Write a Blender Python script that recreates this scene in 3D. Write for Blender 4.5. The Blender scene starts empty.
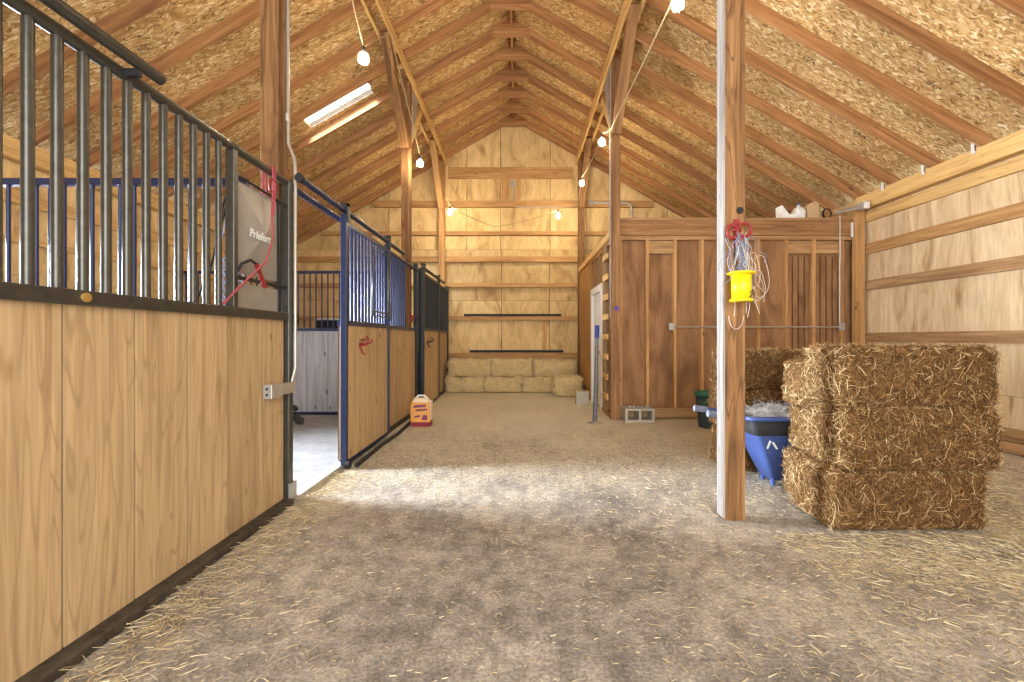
import bpy, math, random
import numpy as np
from mathutils import Vector, noise as mnoise

scene = bpy.context.scene
COL = scene.collection
random.seed(7)
RNG = np.random.default_rng(11)

# ------------------------------------------------------------------ camera
F_PX = 435.0
cam_data = bpy.data.cameras.new('camera')
cam = bpy.data.objects.new('camera', cam_data)
COL.objects.link(cam)
cam.location = (0, 0, 1.25)
cam.rotation_euler = (math.radians(90), 0, 0)
cam_data.sensor_width = 36.0
cam_data.lens = F_PX / 1024 * 36.0
cam_data.shift_x = -8 / 1024
cam_data.shift_y = -3 / 1024
cam_data.clip_start = 0.05
scene.camera = cam

# ------------------------------------------------------------------ view, world, daylight
scene.view_settings.view_transform = 'Standard'
scene.view_settings.look = 'None'
scene.view_settings.gamma = 1.0
scene.view_settings.use_curve_mapping = False
scene.view_settings.exposure = 0.08

world = bpy.data.worlds.new('sky')
scene.world = world
world.use_nodes = True
bg = world.node_tree.nodes['Background']
bg.inputs['Color'].default_value = (0.80, 0.90, 1.0, 1)
bg.inputs['Strength'].default_value = 3.0


def area(name, loc, target, sx, sy, energy, color, spread=180):
    d = bpy.data.lights.new(name, 'AREA')
    d.shape = 'RECTANGLE'
    d.size, d.size_y, d.energy, d.color = sx, sy, energy, color
    d.spread = math.radians(spread)
    o = bpy.data.objects.new(name, d)
    COL.objects.link(o)
    o.location = loc
    o.rotation_euler = (Vector(target) - Vector(loc)).to_track_quat('-Z', 'Y').to_euler()
    return o


area('daylight_barn_door', (0.3, -3.0, 2.3), (0.3, 4.0, 2.0), 5.6, 4.0, 490, (1.0, 0.985, 0.965))
area('daylight_stall_door', (-5.75, 4.02, 1.3), (1.0, 3.4, 0.75), 1.15, 1.8, 420, (0.78, 0.87, 1.0), 80)
area('daylight_near_stall_door', (-5.75, 0.9, 1.3), (0.0, 1.0, 1.2), 1.3, 1.9, 60, (0.74, 0.85, 1.0))

BULB_EMIT = 680.0
area('daylight_skylight', (-3.0, 5.2, 6.75), (-2.98, 7.36, 4.97), 1.1, 0.8, 2200, (0.86, 0.93, 1.0))

# ------------------------------------------------------------------ constants of the barn (metres)
XC = -0.15                 # ridge line
APEX, PITCH, RV = 6.53, 0.575, 0.165
XL, XR = -5.55, 5.32       # plywood faces of the side walls
YB = 10.62                 # plywood face of the back wall
YF = -2.9                  # front wall
XS = -1.76                 # stall fronts
XD = -1.68                 # sliding stall doors
RAFTER_Y = [6.8 + 0.62 * k for k in range(-15, 7)]


def zb(x):
    return APEX - PITCH * abs(x - XC)


# ------------------------------------------------------------------ materials
def srgb(r, g, b):
    def f(c):
        c /= 255.0
        return c / 12.92 if c <= 0.04045 else ((c + 0.055) / 1.055) ** 2.4
    return (f(r), f(g), f(b), 1.0)


class NT:
    def __init__(self, name):
        self.m = bpy.data.materials.new(name)
        self.m.use_nodes = True
        self.t = self.m.node_tree
        self.n = self.t.nodes
        self.b = self.n['Principled BSDF']
        self.out = self.n['Material Output']

    def add(self, kind, **kw):
        n = self.n.new(kind)
        for k, v in kw.items():
            setattr(n, k, v)
        return n

    def link(self, a, b):
        self.t.links.new(a, b)

    def val(self, sock, v):
        if hasattr(v, 'links') or hasattr(v, 'is_output'):
            self.link(v, sock)
        else:
            sock.default_value = v

    def math(self, op, a, b=0.0, c=None, clamp=False):
        n = self.add('ShaderNodeMath', operation=op, use_clamp=clamp)
        self.val(n.inputs[0], a)
        self.val(n.inputs[1], b)
        if c is not None:
            self.val(n.inputs[2], c)
        return n.outputs[0]

    def maprange(self, v, a, b, c=0.0, d=1.0):
        n = self.add('ShaderNodeMapRange', interpolation_type='SMOOTHSTEP')
        self.val(n.inputs[0], v)
        for i, x in enumerate((a, b, c, d)):
            n.inputs[i + 1].default_value = x
        return n.outputs[0]

    def coords(self, offset=True):
        tc = self.add('ShaderNodeTexCoord')
        v = tc.outputs['Object']
        if offset:
            oi = self.add('ShaderNodeObjectInfo')
            at = self.add('ShaderNodeAttribute', attribute_name='tone')
            s = self.math('ADD', self.math('MULTIPLY', oi.outputs['Random'], 31.7), self.math('MULTIPLY', at.outputs['Fac'], 57.3))
            va = self.add('ShaderNodeVectorMath', operation='ADD')
            self.link(v, va.inputs[0])
            self.link(s, va.inputs[1])
            v = va.outputs[0]
        return v

    def tone(self):
        return self.add('ShaderNodeAttribute', attribute_name='tone').outputs['Fac']

    def mapping(self, v, scale=(1, 1, 1), rot=(0, 0, 0)):
        mp = self.add('ShaderNodeMapping')
        self.link(v, mp.inputs['Vector'])
        mp.inputs['Scale'].default_value = scale
        mp.inputs['Rotation'].default_value = rot
        return mp.outputs[0]

    def noise(self, v, scale=1.0, detail=4.0, rough=0.55, dist=0.0):
        n = self.add('ShaderNodeTexNoise')
        self.link(v, n.inputs['Vector'])
        n.inputs['Scale'].default_value = scale
        n.inputs['Detail'].default_value = detail
        n.inputs['Roughness'].default_value = rough
        n.inputs['Distortion'].default_value = dist
        return n.outputs['Fac']

    def voronoi(self, v, scale=1.0, feature='F1'):
        n = self.add('ShaderNodeTexVoronoi', feature=feature)
        self.link(v, n.inputs['Vector'])
        n.inputs['Scale'].default_value = scale
        return n

    def ramp(self, fac, stops):
        n = self.add('ShaderNodeValToRGB')
        e = n.color_ramp.elements
        while len(e) < len(stops):
            e.new(0.5)
        for i, (p, c) in enumerate(stops):
            e[i].position, e[i].color = p, c
        self.link(fac, n.inputs[0])
        return n.outputs[0]

    def mix(self, fac, a, b, blend='MIX'):
        n = self.add('ShaderNodeMix', data_type='RGBA', blend_type=blend)
        self.val(n.inputs[0], fac)
        self.val(n.inputs[6], a)
        self.val(n.inputs[7], b)
        return n.outputs[2]

    def bright(self, col, fac):
        n = self.add('ShaderNodeVectorMath', operation='SCALE')
        self.link(col, n.inputs[0])
        self.val(n.inputs['Scale'], fac)
        return n.outputs[0]

    def bump(self, h, strength=0.3, dist=0.01):
        n = self.add('ShaderNodeBump')
        self.link(h, n.inputs['Height'])
        n.inputs['Strength'].default_value = strength
        n.inputs['Distance'].default_value = dist
        self.link(n.outputs[0], self.b.inputs['Normal'])

    def done(self, col=None, rough=0.6, metal=0.0, spec=0.4):
        if col is not None:
            self.val(self.b.inputs['Base Color'], col)
        self.val(self.b.inputs['Roughness'], rough)
        self.b.inputs['Metallic'].default_value = metal
        self.b.inputs['Specular IOR Level'].default_value = spec
        return self.m


def wood(name, light, mid, dark, axis, tone_amt=0.3, knots=0.0, across=1.0, rough=0.75, knot_scale=1.0, contrast=1.0, rings=26.0, ring_amt=0.45):
    """Timber: long noise streaks down the grain axis, a knot here and there, one tone per board."""
    t = NT(name)
    v = t.coords()
    k = {'x': 0, 'y': 1, 'z': 2}[axis]
    s1 = [16.0 * across] * 3
    s1[k] = 0.9
    s2 = [95.0] * 3
    s2[k] = 2.2
    g = t.noise(t.mapping(v, s1), 1.0, 4, 0.6, 0.8)
    fine = t.noise(t.mapping(v, s2), 1.0, 2, 0.5)
    w = 0.24 / contrast
    col = t.ramp(g, [(0.5 - w, dark), (0.5, mid), (0.5 + w, light)])
    col = t.bright(col, t.maprange(fine, 0.3, 0.7, 0.90, 1.08))
    s4 = [5.0 * across] * 3
    s4[k] = 0.45
    low = t.noise(t.mapping(v, s4), 1.0, 2, 0.5, 0.4)
    ring = t.math('PINGPONG', t.math('MULTIPLY', low, rings), 1.0)
    line = t.math('MULTIPLY', t.maprange(ring, 0.72, 0.97), t.maprange(fine, 0.25, 0.6, 0.25, 1.0))
    col = t.mix(t.math('MULTIPLY', line, ring_amt), col, dark)
    if knots > 0:
        s3 = [6.0 * knot_scale] * 3
        s3[k] = 2.6 * knot_scale
        vo = t.voronoi(t.mapping(v, s3), 1.0)
        sep = t.add('ShaderNodeSeparateColor')
        t.link(vo.outputs['Color'], sep.inputs[0])
        use = t.math('GREATER_THAN', sep.outputs[0], 1.0 - knots)
        m = t.math('MULTIPLY', t.maprange(vo.outputs['Distance'], 0.05, 0.15, 1.0, 0.0), use)
        col = t.mix(t.math('MULTIPLY', m, 0.75), col, tuple(c * 0.35 for c in dark[:3]) + (1,))
    col = t.bright(col, t.math('ADD', t.math('MULTIPLY', t.tone(), tone_amt), 1.0 - tone_amt * 0.5))
    t.bump(g, 0.15, 0.004)
    return t.done(col, rough, 0, 0.25)


def ply(name, light, mid, dark, streak=(3.0, 3.0, 0.7), amount=0.5, tone_amt=0.15, spots=0.3):
    """Plywood sheet: soft cathedral figure and water stains."""
    t = NT(name)
    v = t.coords()
    big = t.noise(t.mapping(v, streak), 1.0, 5, 0.6, 1.6)
    fine = t.noise(t.mapping(v, (streak[0] * 14, streak[1] * 14, streak[2] * 5)), 1.0, 3, 0.6)
    col = t.ramp(big, [(0.30, dark), (0.44, mid), (0.62, light)])
    col = t.mix(1.0 - amount, col, mid)
    col = t.bright(col, t.maprange(fine, 0.25, 0.75, 0.88, 1.1))
    sp = t.noise(t.mapping(v, (5, 5, 5)), 1.0, 6, 0.75)
    col = t.mix(t.math('MULTIPLY', t.maprange(sp, 0.60, 0.75), spots), col, tuple(c * 0.4 for c in dark[:3]) + (1,))
    col = t.bright(col, t.math('ADD', t.math('MULTIPLY', t.tone(), tone_amt), 1.0 - tone_amt * 0.5))
    t.bump(fine, 0.08, 0.003)
    return t.done(col, 0.75, 0, 0.2)


def osb(name):
    t = NT(name)
    v = t.coords(False)
    wob = t.noise(v, 9.0, 2, 0.5)
    va = t.add('ShaderNodeVectorMath', operation='ADD')
    t.link(v, va.inputs[0])
    t.link(t.math('MULTIPLY', wob, 0.10), va.inputs[1])
    v2 = va.outputs[0]
    a = t.voronoi(t.mapping(v2, (17, 66, 17), (0, 0, 0.6)), 1.0)
    b = t.voronoi(t.mapping(v2, (19, 74, 19), (0, 0, -0.35)), 1.0)
    sa = t.add('ShaderNodeSeparateColor')
    sb = t.add('ShaderNodeSeparateColor')
    t.link(a.outputs['Color'], sa.inputs[0])
    t.link(b.outputs['Color'], sb.inputs[0])
    pick = t.math('GREATER_THAN', sa.outputs[1], 0.5)
    r = t.math('ADD', t.math('MULTIPLY', sa.outputs[0], pick), t.math('MULTIPLY', sb.outputs[0], t.math('SUBTRACT', 1.0, pick)))
    col = t.ramp(r, [(0.0, srgb(132, 98, 58)), (0.14, srgb(172, 132, 80)), (0.5, srgb(200, 160, 102)), (0.8, srgb(216, 182, 126)), (1.0, srgb(242, 222, 178))])
    big = t.noise(t.mapping(v, (0.7, 1.6, 0.7)), 1.0, 4, 0.6)
    col = t.bright(col, t.maprange(big, 0.3, 0.7, 0.82, 1.1))
    blot = t.noise(t.mapping(v, (5.0, 9.0, 5.0)), 1.0, 5, 0.7)
    col = t.mix(t.math('MULTIPLY', t.maprange(blot, 0.64, 0.72), 0.5), col, srgb(70, 56, 40))
    st = t.voronoi(t.mapping(v, (1.5, 4.2, 1.5), (0, 0, 0.2)), 1.0)
    ss = t.add('ShaderNodeSeparateColor')
    t.link(st.outputs['Color'], ss.inputs[0])
    ink = t.math('MULTIPLY', t.math('LESS_THAN', st.outputs['Distance'], 0.17), t.math('GREATER_THAN', ss.outputs[0], 0.55))
    ink = t.math('MULTIPLY', ink, t.maprange(t.noise(t.mapping(v, (42, 30, 42)), 1.0, 2, 0.5), 0.50, 0.58))
    col = t.mix(t.math('MULTIPLY', ink, 0.7), col, srgb(48, 42, 36))
    t.bump(r, 0.35, 0.006)
    return t.done(col, 0.7, 0, 0.25)


def dirt(name):
    t = NT(name)
    v = t.coords(False)
    sx = t.add('ShaderNodeSeparateXYZ')
    t.link(v, sx.inputs[0])
    a = t.noise(v, 1.1, 6, 0.62)
    b = t.noise(v, 9.0, 6, 0.7)
    c = t.noise(v, 60.0, 4, 0.7)
    col = t.ramp(a, [(0.33, srgb(132, 126, 118)), (0.5, srgb(160, 152, 142)), (0.68, srgb(188, 179, 165))])
    col = t.bright(col, t.math('MULTIPLY', t.maprange(b, 0.32, 0.68, 0.66, 1.22), t.maprange(c, 0.32, 0.68, 0.68, 1.26)))
    # trodden chaff, thicker past the near posts and towards the bales
    far = t.maprange(sx.outputs[1], 2.2, 4.6)
    rt = t.maprange(sx.outputs[0], 0.3, 2.2, 0.0, 0.6)
    cover = t.math('MAXIMUM', far, rt)
    s1 = t.noise(t.mapping(v, (26, 80, 20), (0, 0, 0.5)), 1.0, 3, 0.6, 1.0)
    s2 = t.noise(t.mapping(v, (80, 24, 20), (0, 0, 0.25)), 1.0, 3, 0.6, 1.0)
    st = t.math('MAXIMUM', s1, s2)
    patch = t.noise(v, 2.3, 5, 0.65)
    m = t.math('MULTIPLY', t.maprange(st, 0.50, 0.62), t.maprange(t.math('ADD', t.math('MULTIPLY', cover, 0.42), patch), 0.55, 0.95))
    m = t.math('MAXIMUM', m, t.math('MULTIPLY', t.maprange(t.math('ADD', sx.outputs[1], t.math('MULTIPLY', patch, 2.0)), 5.2, 8.0), 0.72))
    col = t.mix(t.math('MULTIPLY', m, 0.85), col, srgb(222, 212, 184))
    pit = t.noise(v, 22.0, 5, 0.75)
    col = t.mix(t.math('MULTIPLY', t.maprange(pit, 0.62, 0.74), 0.55), col, srgb(78, 66, 54))
    h = t.math('ADD', t.math('MULTIPLY', b, 0.7), t.math('MULTIPLY', c, 0.3))
    t.bump(h, 0.55, 0.03)
    return t.done(col, 0.95, 0, 0.1)


def plain(name, col, rough=0.5, metal=0.0, var=0.12, scale=14.0, spec=0.4, bump=0.0):
    t = NT(name)
    v = t.coords()
    n = t.noise(v, scale, 4, 0.65)
    mx = tuple(min(1.0, c * (1 + var)) for c in col[:3]) + (1,)
    mn = tuple(c * (1 - var) for c in col[:3]) + (1,)
    c = t.ramp(n, [(0.3, mn), (0.7, mx)])
    if bump:
        t.bump(n, bump, 0.005)
    return t.done(c, rough, metal, spec)


def straw_mat(name, stops, body=False):
    t = NT(name)
    v = t.coords(False)
    if body:
        a = t.noise(t.mapping(v, (30, 30, 85), (0.3, 0.5, 0)), 1.0, 4, 0.7, 1.5)
        b = t.noise(t.mapping(v, (85, 40, 28), (0.2, -0.6, 0.4)), 1.0, 4, 0.7, 1.5)
        f = t.math('MULTIPLY', t.math('ADD', a, b), 0.5)
        col = t.ramp(f, [(0.36, stops[0]), (0.47, stops[1]), (0.56, stops[2]), (0.66, stops[3])])
        t.bump(f, 0.9, 0.03)
    else:
        col = t.ramp(t.tone(), [(0.0, stops[0]), (0.3, stops[1]), (0.7, stops[2]), (1.0, stops[3])])
    return t.done(col, 0.8, 0, 0.2)


def emit(name, col, strength):
    t = NT(name)
    t.n.remove(t.b)
    e = t.add('ShaderNodeEmission')
    e.inputs[0].default_value = col
    e.inputs[1].default_value = strength
    t.link(e.outputs[0], t.out.inputs[0])
    return t.m


def glazing(name):
    t = NT(name)
    t.n.remove(t.b)
    a = t.add('ShaderNodeBsdfTransparent')
    a.inputs[0].default_value = (0.95, 0.97, 1, 1)
    b = t.add('ShaderNodeBsdfTranslucent')
    b.inputs[0].default_value = (0.9, 0.92, 0.95, 1)
    m = t.add('ShaderNodeMixShader')
    m.inputs[0].default_value = 0.2
    t.link(a.outputs[0], m.inputs[1])
    t.link(b.outputs[0], m.inputs[2])
    t.link(m.outputs[0], t.out.inputs[0])
    return t.m


M = {}
for ax in 'xyz':
    M['rafter_' + ax] = wood('rafter timber ' + ax, srgb(192, 144, 96), srgb(164, 117, 74), srgb(120, 80, 48), ax, 0.34, 0.3)
    M['pine_' + ax] = wood('pale pine ' + ax, srgb(232, 196, 132), srgb(216, 176, 112), srgb(180, 136, 80), ax, 0.16, 0.22)
    M['fir_' + ax] = wood('fir framing ' + ax, srgb(206, 162, 108), srgb(186, 142, 90), srgb(148, 104, 62), ax, 0.25, 0.22)
    M['post_' + ax] = wood('post timber ' + ax, srgb(164, 122, 80), srgb(134, 96, 58), srgb(84, 56, 32), ax, 0.2, 0.2, contrast=1.2, ring_amt=0.75)
    M['brown_' + ax] = wood('brown framing ' + ax, srgb(176, 134, 92), srgb(150, 110, 72), srgb(112, 78, 50), ax, 0.2, 0.2)
    M['old_' + ax] = wood('weathered framing ' + ax, srgb(194, 156, 112), srgb(170, 132, 90), srgb(130, 96, 64), ax, 0.25, 0.2)
M['plank'] = wood('yellow stall plank', srgb(204, 175, 134), srgb(188, 159, 118), srgb(130, 102, 68), 'z', 0.18, 0.6, knot_scale=1.15, rings=24.0, ring_amt=0.4, contrast=0.62)
M['white_plank'] = wood('whitewashed plank', srgb(206, 204, 206), srgb(190, 187, 190), srgb(150, 144, 144), 'z', 0.14, 0.6)
M['osb'] = osb('oriented strand board')
M['ply_back'] = ply('back wall plywood', srgb(222, 192, 138), srgb(204, 172, 118), srgb(160, 124, 76), (2.2, 2.2, 0.9), 0.85, 0.26, 0.4)
M['ply_right'] = ply('side wall plywood', srgb(230, 204, 164), srgb(212, 182, 140), srgb(166, 130, 90), (3.0, 3.4, 0.7), 0.9, 0.16, 0.2)
M['ply_dark'] = ply('brown partition plywood', srgb(166, 126, 88), srgb(138, 101, 68), srgb(104, 74, 48), (3.0, 3.0, 0.8), 0.7, 0.25, 0.25)
M['dirt'] = dirt('packed dirt and chaff')
M['sand'] = plain('pale stall sand', srgb(156, 154, 152), 0.95, 0, 0.2, 4.0, 0.1, 0.5)
M['steel'] = plain('charcoal painted steel', srgb(80, 77, 69), 0.32, 0.5, 0.22, 18.0, 0.5)
M['navy'] = plain('navy steel', srgb(38, 48, 80), 0.33, 0.25, 0.2, 18.0, 0.5)  # bluer steel for the middle stall and the dividers
M['black_steel'] = plain('black steel', srgb(40, 42, 44), 0.42, 0.3, 0.2, 20.0, 0.5)
M['curb'] = plain('tarred curb timber', srgb(72, 64, 52), 0.9, 0, 0.45, 16.0, 0.2, 0.6)
M['galv'] = plain('galvanised sheet', srgb(168, 166, 160), 0.4, 0.45, 0.1, 5.0, 0.5)
M['conduit'] = plain('grey conduit', srgb(186, 180, 168), 0.4, 0.5, 0.08, 10.0)
M['whitewash'] = wood('worn white paint', srgb(170, 164, 157), srgb(156, 149, 141), srgb(112, 105, 98), 'z', 0.05, 0.15)
M['door_white'] = plain('white door paint', srgb(232, 230, 224), 0.5, 0, 0.03)
M['concrete'] = plain('concrete block', srgb(176, 170, 156), 0.95, 0, 0.14, 30.0, 0.1, 0.4)
M['dark'] = plain('dark gap', srgb(38, 32, 28), 0.9, 0, 0.2)
M['rubber'] = plain('black rubber', srgb(34, 33, 34), 0.7, 0, 0.2)
M['blue_plastic'] = plain('blue plastic', srgb(62, 80, 132), 0.4, 0, 0.1, 6.0)
M['green_plastic'] = plain('green plastic', srgb(54, 112, 92), 0.45, 0, 0.1)
M['can_plastic'] = plain('dark blue green plastic', srgb(50, 66, 74), 0.45, 0, 0.1)
M['yellow'] = plain('yellow plastic', srgb(228, 200, 20), 0.4, 0, 0.08)
M['red'] = plain('red paint', srgb(136, 34, 34), 0.45, 0, 0.12)
M['pink_rope'] = plain('red and pink rope', srgb(166, 74, 82), 0.8, 0, 0.35, 60.0)
M['twine'] = plain('pale twine', srgb(206, 196, 180), 0.8, 0, 0.2, 30.0)
M['net_rope'] = plain('pale blue rope', srgb(176, 182, 214), 0.8, 0, 0.2, 30.0)
M['grey_twine'] = plain('blue grey twine', srgb(120, 128, 146), 0.8, 0, 0.3, 30.0)
M['white'] = plain('white plastic', srgb(232, 234, 232), 0.5, 0, 0.06)
M['card'] = plain('cardboard', srgb(196, 164, 124), 0.85, 0, 0.1)
M['brass'] = plain('brass disc', srgb(196, 164, 92), 0.4, 0.6, 0.15)
M['bag_orange'] = plain('orange printed paper', srgb(226, 160, 84), 0.6, 0, 0.1)
M['bag_white'] = plain('white printed paper', srgb(236, 222, 196), 0.6, 0, 0.06)
M['bag_red'] = plain('maroon print', srgb(128, 36, 52), 0.6, 0, 0.1)
M['bag_purple'] = plain('purple print', srgb(126, 66, 96), 0.6, 0, 0.1)
M['purple'] = plain('purple paint', srgb(84, 60, 150), 0.6, 0, 0.1)
M['blue_cap'] = plain('blue sleeve', srgb(40, 56, 132), 0.5, 0, 0.1)
M['grey_pipe'] = plain('weathered steel pipe', srgb(112, 112, 116), 0.55, 0.5, 0.3, 25.0)
M['cord'] = plain('pale light cord', srgb(176, 154, 114), 0.7, 0, 0.1)
M['bulb'] = emit('lit bulb', (1.0, 0.85, 0.60, 1), BULB_EMIT)
M['glazing'] = glazing('milky skylight sheet')
M['hay_body'] = straw_mat('packed hay', [srgb(40, 27, 15), srgb(92, 64, 36), srgb(140, 103, 60), srgb(184, 148, 96)], True)
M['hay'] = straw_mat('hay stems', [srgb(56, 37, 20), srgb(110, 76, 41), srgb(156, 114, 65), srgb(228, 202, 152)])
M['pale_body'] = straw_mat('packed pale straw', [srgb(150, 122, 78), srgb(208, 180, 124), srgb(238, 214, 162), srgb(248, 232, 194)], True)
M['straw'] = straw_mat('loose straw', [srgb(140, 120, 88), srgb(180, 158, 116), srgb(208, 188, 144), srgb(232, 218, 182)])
M['grey_hay'] = straw_mat('grey chaff', [srgb(130, 124, 118), srgb(158, 152, 146), srgb(180, 175, 168), srgb(206, 200, 192)], True)

# ------------------------------------------------------------------ mesh builder
ORG = {}


class MB:
    def __init__(self):
        self.v, self.f, self.t, self.m, self.s = [], [], [], [], []

    def poly(self, verts, faces, tone=None, mat=0, smooth=False):
        o = len(self.v)
        tone = random.random() if tone is None else tone
        self.v += [tuple(p) for p in verts]
        for f in faces:
            self.f.append(tuple(i + o for i in f))
            self.t.append(tone)
            self.m.append(mat)
            self.s.append(smooth)
        return self

    def box(self, x0, x1, y0, y1, z0, z1, tone=None, mat=0):
        v = [(x, y, z) for x in (x0, x1) for y in (y0, y1) for z in (z0, z1)]
        return self.poly(v, [(0, 1, 3, 2), (4, 6, 7, 5), (0, 4, 5, 1), (2, 3, 7, 6), (0, 2, 6, 4), (1, 5, 7, 3)], tone, mat)

    def bar(self, p0, p1, w, h, side=(1, 0, 0), tone=None, mat=0):
        """Rectangular bar from p0 to p1, w wide along `side`, h the other way."""
        p0, p1 = Vector(p0), Vector(p1)
        d = (p1 - p0).normalized()
        s = Vector(side)
        s = (s - d * s.dot(d)).normalized()
        u = d.cross(s)
        v = []
        for p in (p0, p1):
            for a, b in ((-1, -1), (1, -1), (1, 1), (-1, 1)):
                v.append(p + s * (a * w / 2) + u * (b * h / 2))
        return self.poly(v, [(3, 2, 1, 0), (4, 5, 6, 7), (0, 1, 5, 4), (1, 2, 6, 5), (2, 3, 7, 6), (3, 0, 4, 7)], tone, mat)

    def tube(self, pts, r, n=8, tone=None, mat=0, caps=True, closed=False):
        pts = [Vector(p) for p in pts]
        tone = random.random() if tone is None else tone
        k = len(pts)
        rs = r if isinstance(r, (list, tuple)) else [r] * k
        v, f = [], []
        ref = None
        for i, p in enumerate(pts):
            if closed:
                d = pts[(i + 1) % k] - pts[i - 1]
            else:
                d = pts[min(i + 1, k - 1)] - pts[max(i - 1, 0)]
            d.normalize()
            if ref is None:
                ref = d.orthogonal().normalized()
            ref = ref - d * ref.dot(d)
            if ref.length < 1e-6:
                ref = d.orthogonal()
            ref.normalize()
            q = d.cross(ref)
            for j in range(n):
                a = 2 * math.pi * j / n
                v.append(p + (ref * math.cos(a) + q * math.sin(a)) * rs[i])
        for i in range(k if closed else k - 1):
            i2 = (i + 1) % k
            for j in range(n):
                f.append((i * n + j, i * n + (j + 1) % n, i2 * n + (j + 1) % n, i2 * n + j))
        self.poly(v, f, tone, mat, True)
        if caps and not closed:
            self.poly(v[:n], [tuple(range(n))[::-1]], tone, mat)
            self.poly(v[-n:], [tuple(range(n))], tone, mat)
        return self

    def lathe(self, prof, c, n=24, tone=None, mat=0):
        v, f = [], []
        for r, z in prof:
            for j in range(n):
                a = 2 * math.pi * j / n
                v.append((c[0] + r * math.cos(a), c[1] + r * math.sin(a), c[2] + z))
        for i in range(len(prof) - 1):
            for j in range(n):
                f.append((i * n + j, i * n + (j + 1) % n, (i + 1) * n + (j + 1) % n, (i + 1) * n + j))
        self.poly(v, f, tone, mat, True)
        return self

    def prism(self, poly, axis, a0, a1, tone=None, mat=0):
        """2-D outline pushed along an axis: 'x' takes (y,z), 'y' takes (x,z), 'z' takes (x,y)."""
        n = len(poly)

        def p3(p, a):
            return {'x': (a, p[0], p[1]), 'y': (p[0], a, p[1]), 'z': (p[0], p[1], a)}[axis]
        v = [p3(p, a0) for p in poly] + [p3(p, a1) for p in poly]
        f = [tuple(range(n)), tuple(range(2 * n - 1, n - 1, -1))]
        f += [(i, i + n, (i + 1) % n + n, (i + 1) % n) for i in range(n)]
        return self.poly(v, f, tone, mat)

    def build(self, name, mats, parent=None, origin=None, bevel=0.0, rot=None):
        if parent is not None and origin is None:
            origin = ORG[parent]
        if origin is None:
            origin = Vector((0, 0, 0))
        origin = Vector(origin)
        me = bpy.data.meshes.new(name)
        if rot is None:
            vs = [(p[0] - origin.x, p[1] - origin.y, p[2] - origin.z) for p in self.v]
        else:
            inv = rot.inverted()
            vs = [tuple(inv @ (Vector(p) - origin)) for p in self.v]
        me.from_pydata(vs, [], self.f)
        if not isinstance(mats, (list, tuple)):
            mats = [mats]
        for m in mats:
            me.materials.append(M[m] if isinstance(m, str) else m)
        me.polygons.foreach_set('material_index', self.m)
        me.polygons.foreach_set('use_smooth', self.s)
        at = me.attributes.new('tone', 'FLOAT', 'FACE')
        at.data.foreach_set('value', self.t)
        me.update()
        o = bpy.data.objects.new(name, me)
        COL.objects.link(o)
        if parent is not None:
            o.parent = parent
            o.location = origin - ORG[parent]
        else:
            o.location = origin
        if rot is not None:
            o.rotation_euler = rot.to_euler()
        ORG[o] = origin
        if bevel:
            b = o.modifiers.new('bevel', 'BEVEL')
            b.width, b.segments, b.limit_method = bevel, 2, 'ANGLE'
        return o


def thing(name, origin, label, cat, group=None):
    o = bpy.data.objects.new(name, None)
    COL.objects.link(o)
    o.empty_display_size = 0.1
    o.location = origin
    ORG[o] = Vector(origin)
    return tag(o, label, cat, group)


def tag(o, label, cat, group=None, kind=None):
    o['label'], o['category'] = label, cat
    if group:
        o['group'] = group
    if kind:
        o['kind'] = kind
    return o


def structure(o):
    o['kind'] = 'structure'
    return o


def blades(P, D, L, W, T, up=None, bend=0.25):
    """Straw stems as thin bent ribbons: arrays of start, direction, length, width, tone -> verts, faces, tones."""
    n = len(P)
    r = RNG.normal(size=(n, 3))
    side = np.cross(D, r)
    side /= np.linalg.norm(side, axis=1)[:, None] + 1e-9
    b = np.cross(D, side) * (RNG.uniform(-bend, bend, n) * L)[:, None]
    a0 = P
    a1 = P + D * (L * 0.5)[:, None] + b
    a2 = P + D * L[:, None]
    w = side * (W * 0.5)[:, None]
    v = np.stack([a0 - w, a0 + w, a1 - w, a1 + w, a2 - w * .6, a2 + w * .6], 1).reshape(-1, 3)
    base = np.arange(n) * 6
    f = np.concatenate([np.stack([base, base + 1, base + 3, base + 2], 1), np.stack([base + 2, base + 3, base + 5, base + 4], 1)])
    return v, f, np.concatenate([T, T])


def add_blades(mb, args, mat):
    v, f, t = args
    o = len(mb.v)
    mb.v += [tuple(x) for x in v.tolist()]
    mb.f += [tuple(i + o for i in q) for q in f.tolist()]
    mb.t += t.tolist()
    mb.m += [mat] * len(f)
    mb.s += [False] * len(f)


# ================================================================== SETTING
# floor
mb = MB()
n = 60
xs = np.linspace(-6.2, 6.0, n)
ys = np.linspace(-6.0, 11.0, n)
vv = [(x, y, 0.0) for y in ys for x in xs]
ff = [(j * n + i, j * n + i + 1, (j + 1) * n + i + 1, (j + 1) * n + i) for j in range(n - 1) for i in range(n - 1)]
mb.poly(vv, ff, 0.5, 0, True)
floor = structure(mb.build('floor', 'dirt'))
mb = MB()
mb.box(-5.5, -1.83, 3.06, 6.98, -0.02, 0.012, 0.5)
floor_stall = structure(mb.build('floor_stall', 'sand'))

# ceiling: two slopes of strand board with a skylight hole on the left slope
SKX0, SKX1, SKY0, SKY1 = -3.50, -2.46, 6.84, 7.32


def slope_piece(mb, x0, x1, y0, y1):
    z0, z1 = zb(x0) + RV, zb(x1) + RV
    v = []
    for dz in (0, 0.03):
        v += [(x0, y0, z0 + dz), (x1, y0, z1 + dz), (x1, y1, z1 + dz), (x0, y1, z0 + dz)]
    mb.poly(v, [(3, 2, 1, 0), (4, 5, 6, 7), (0, 1, 5, 4), (1, 2, 6, 5), (2, 3, 7, 6), (3, 0, 4, 7)], 0.5)


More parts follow.
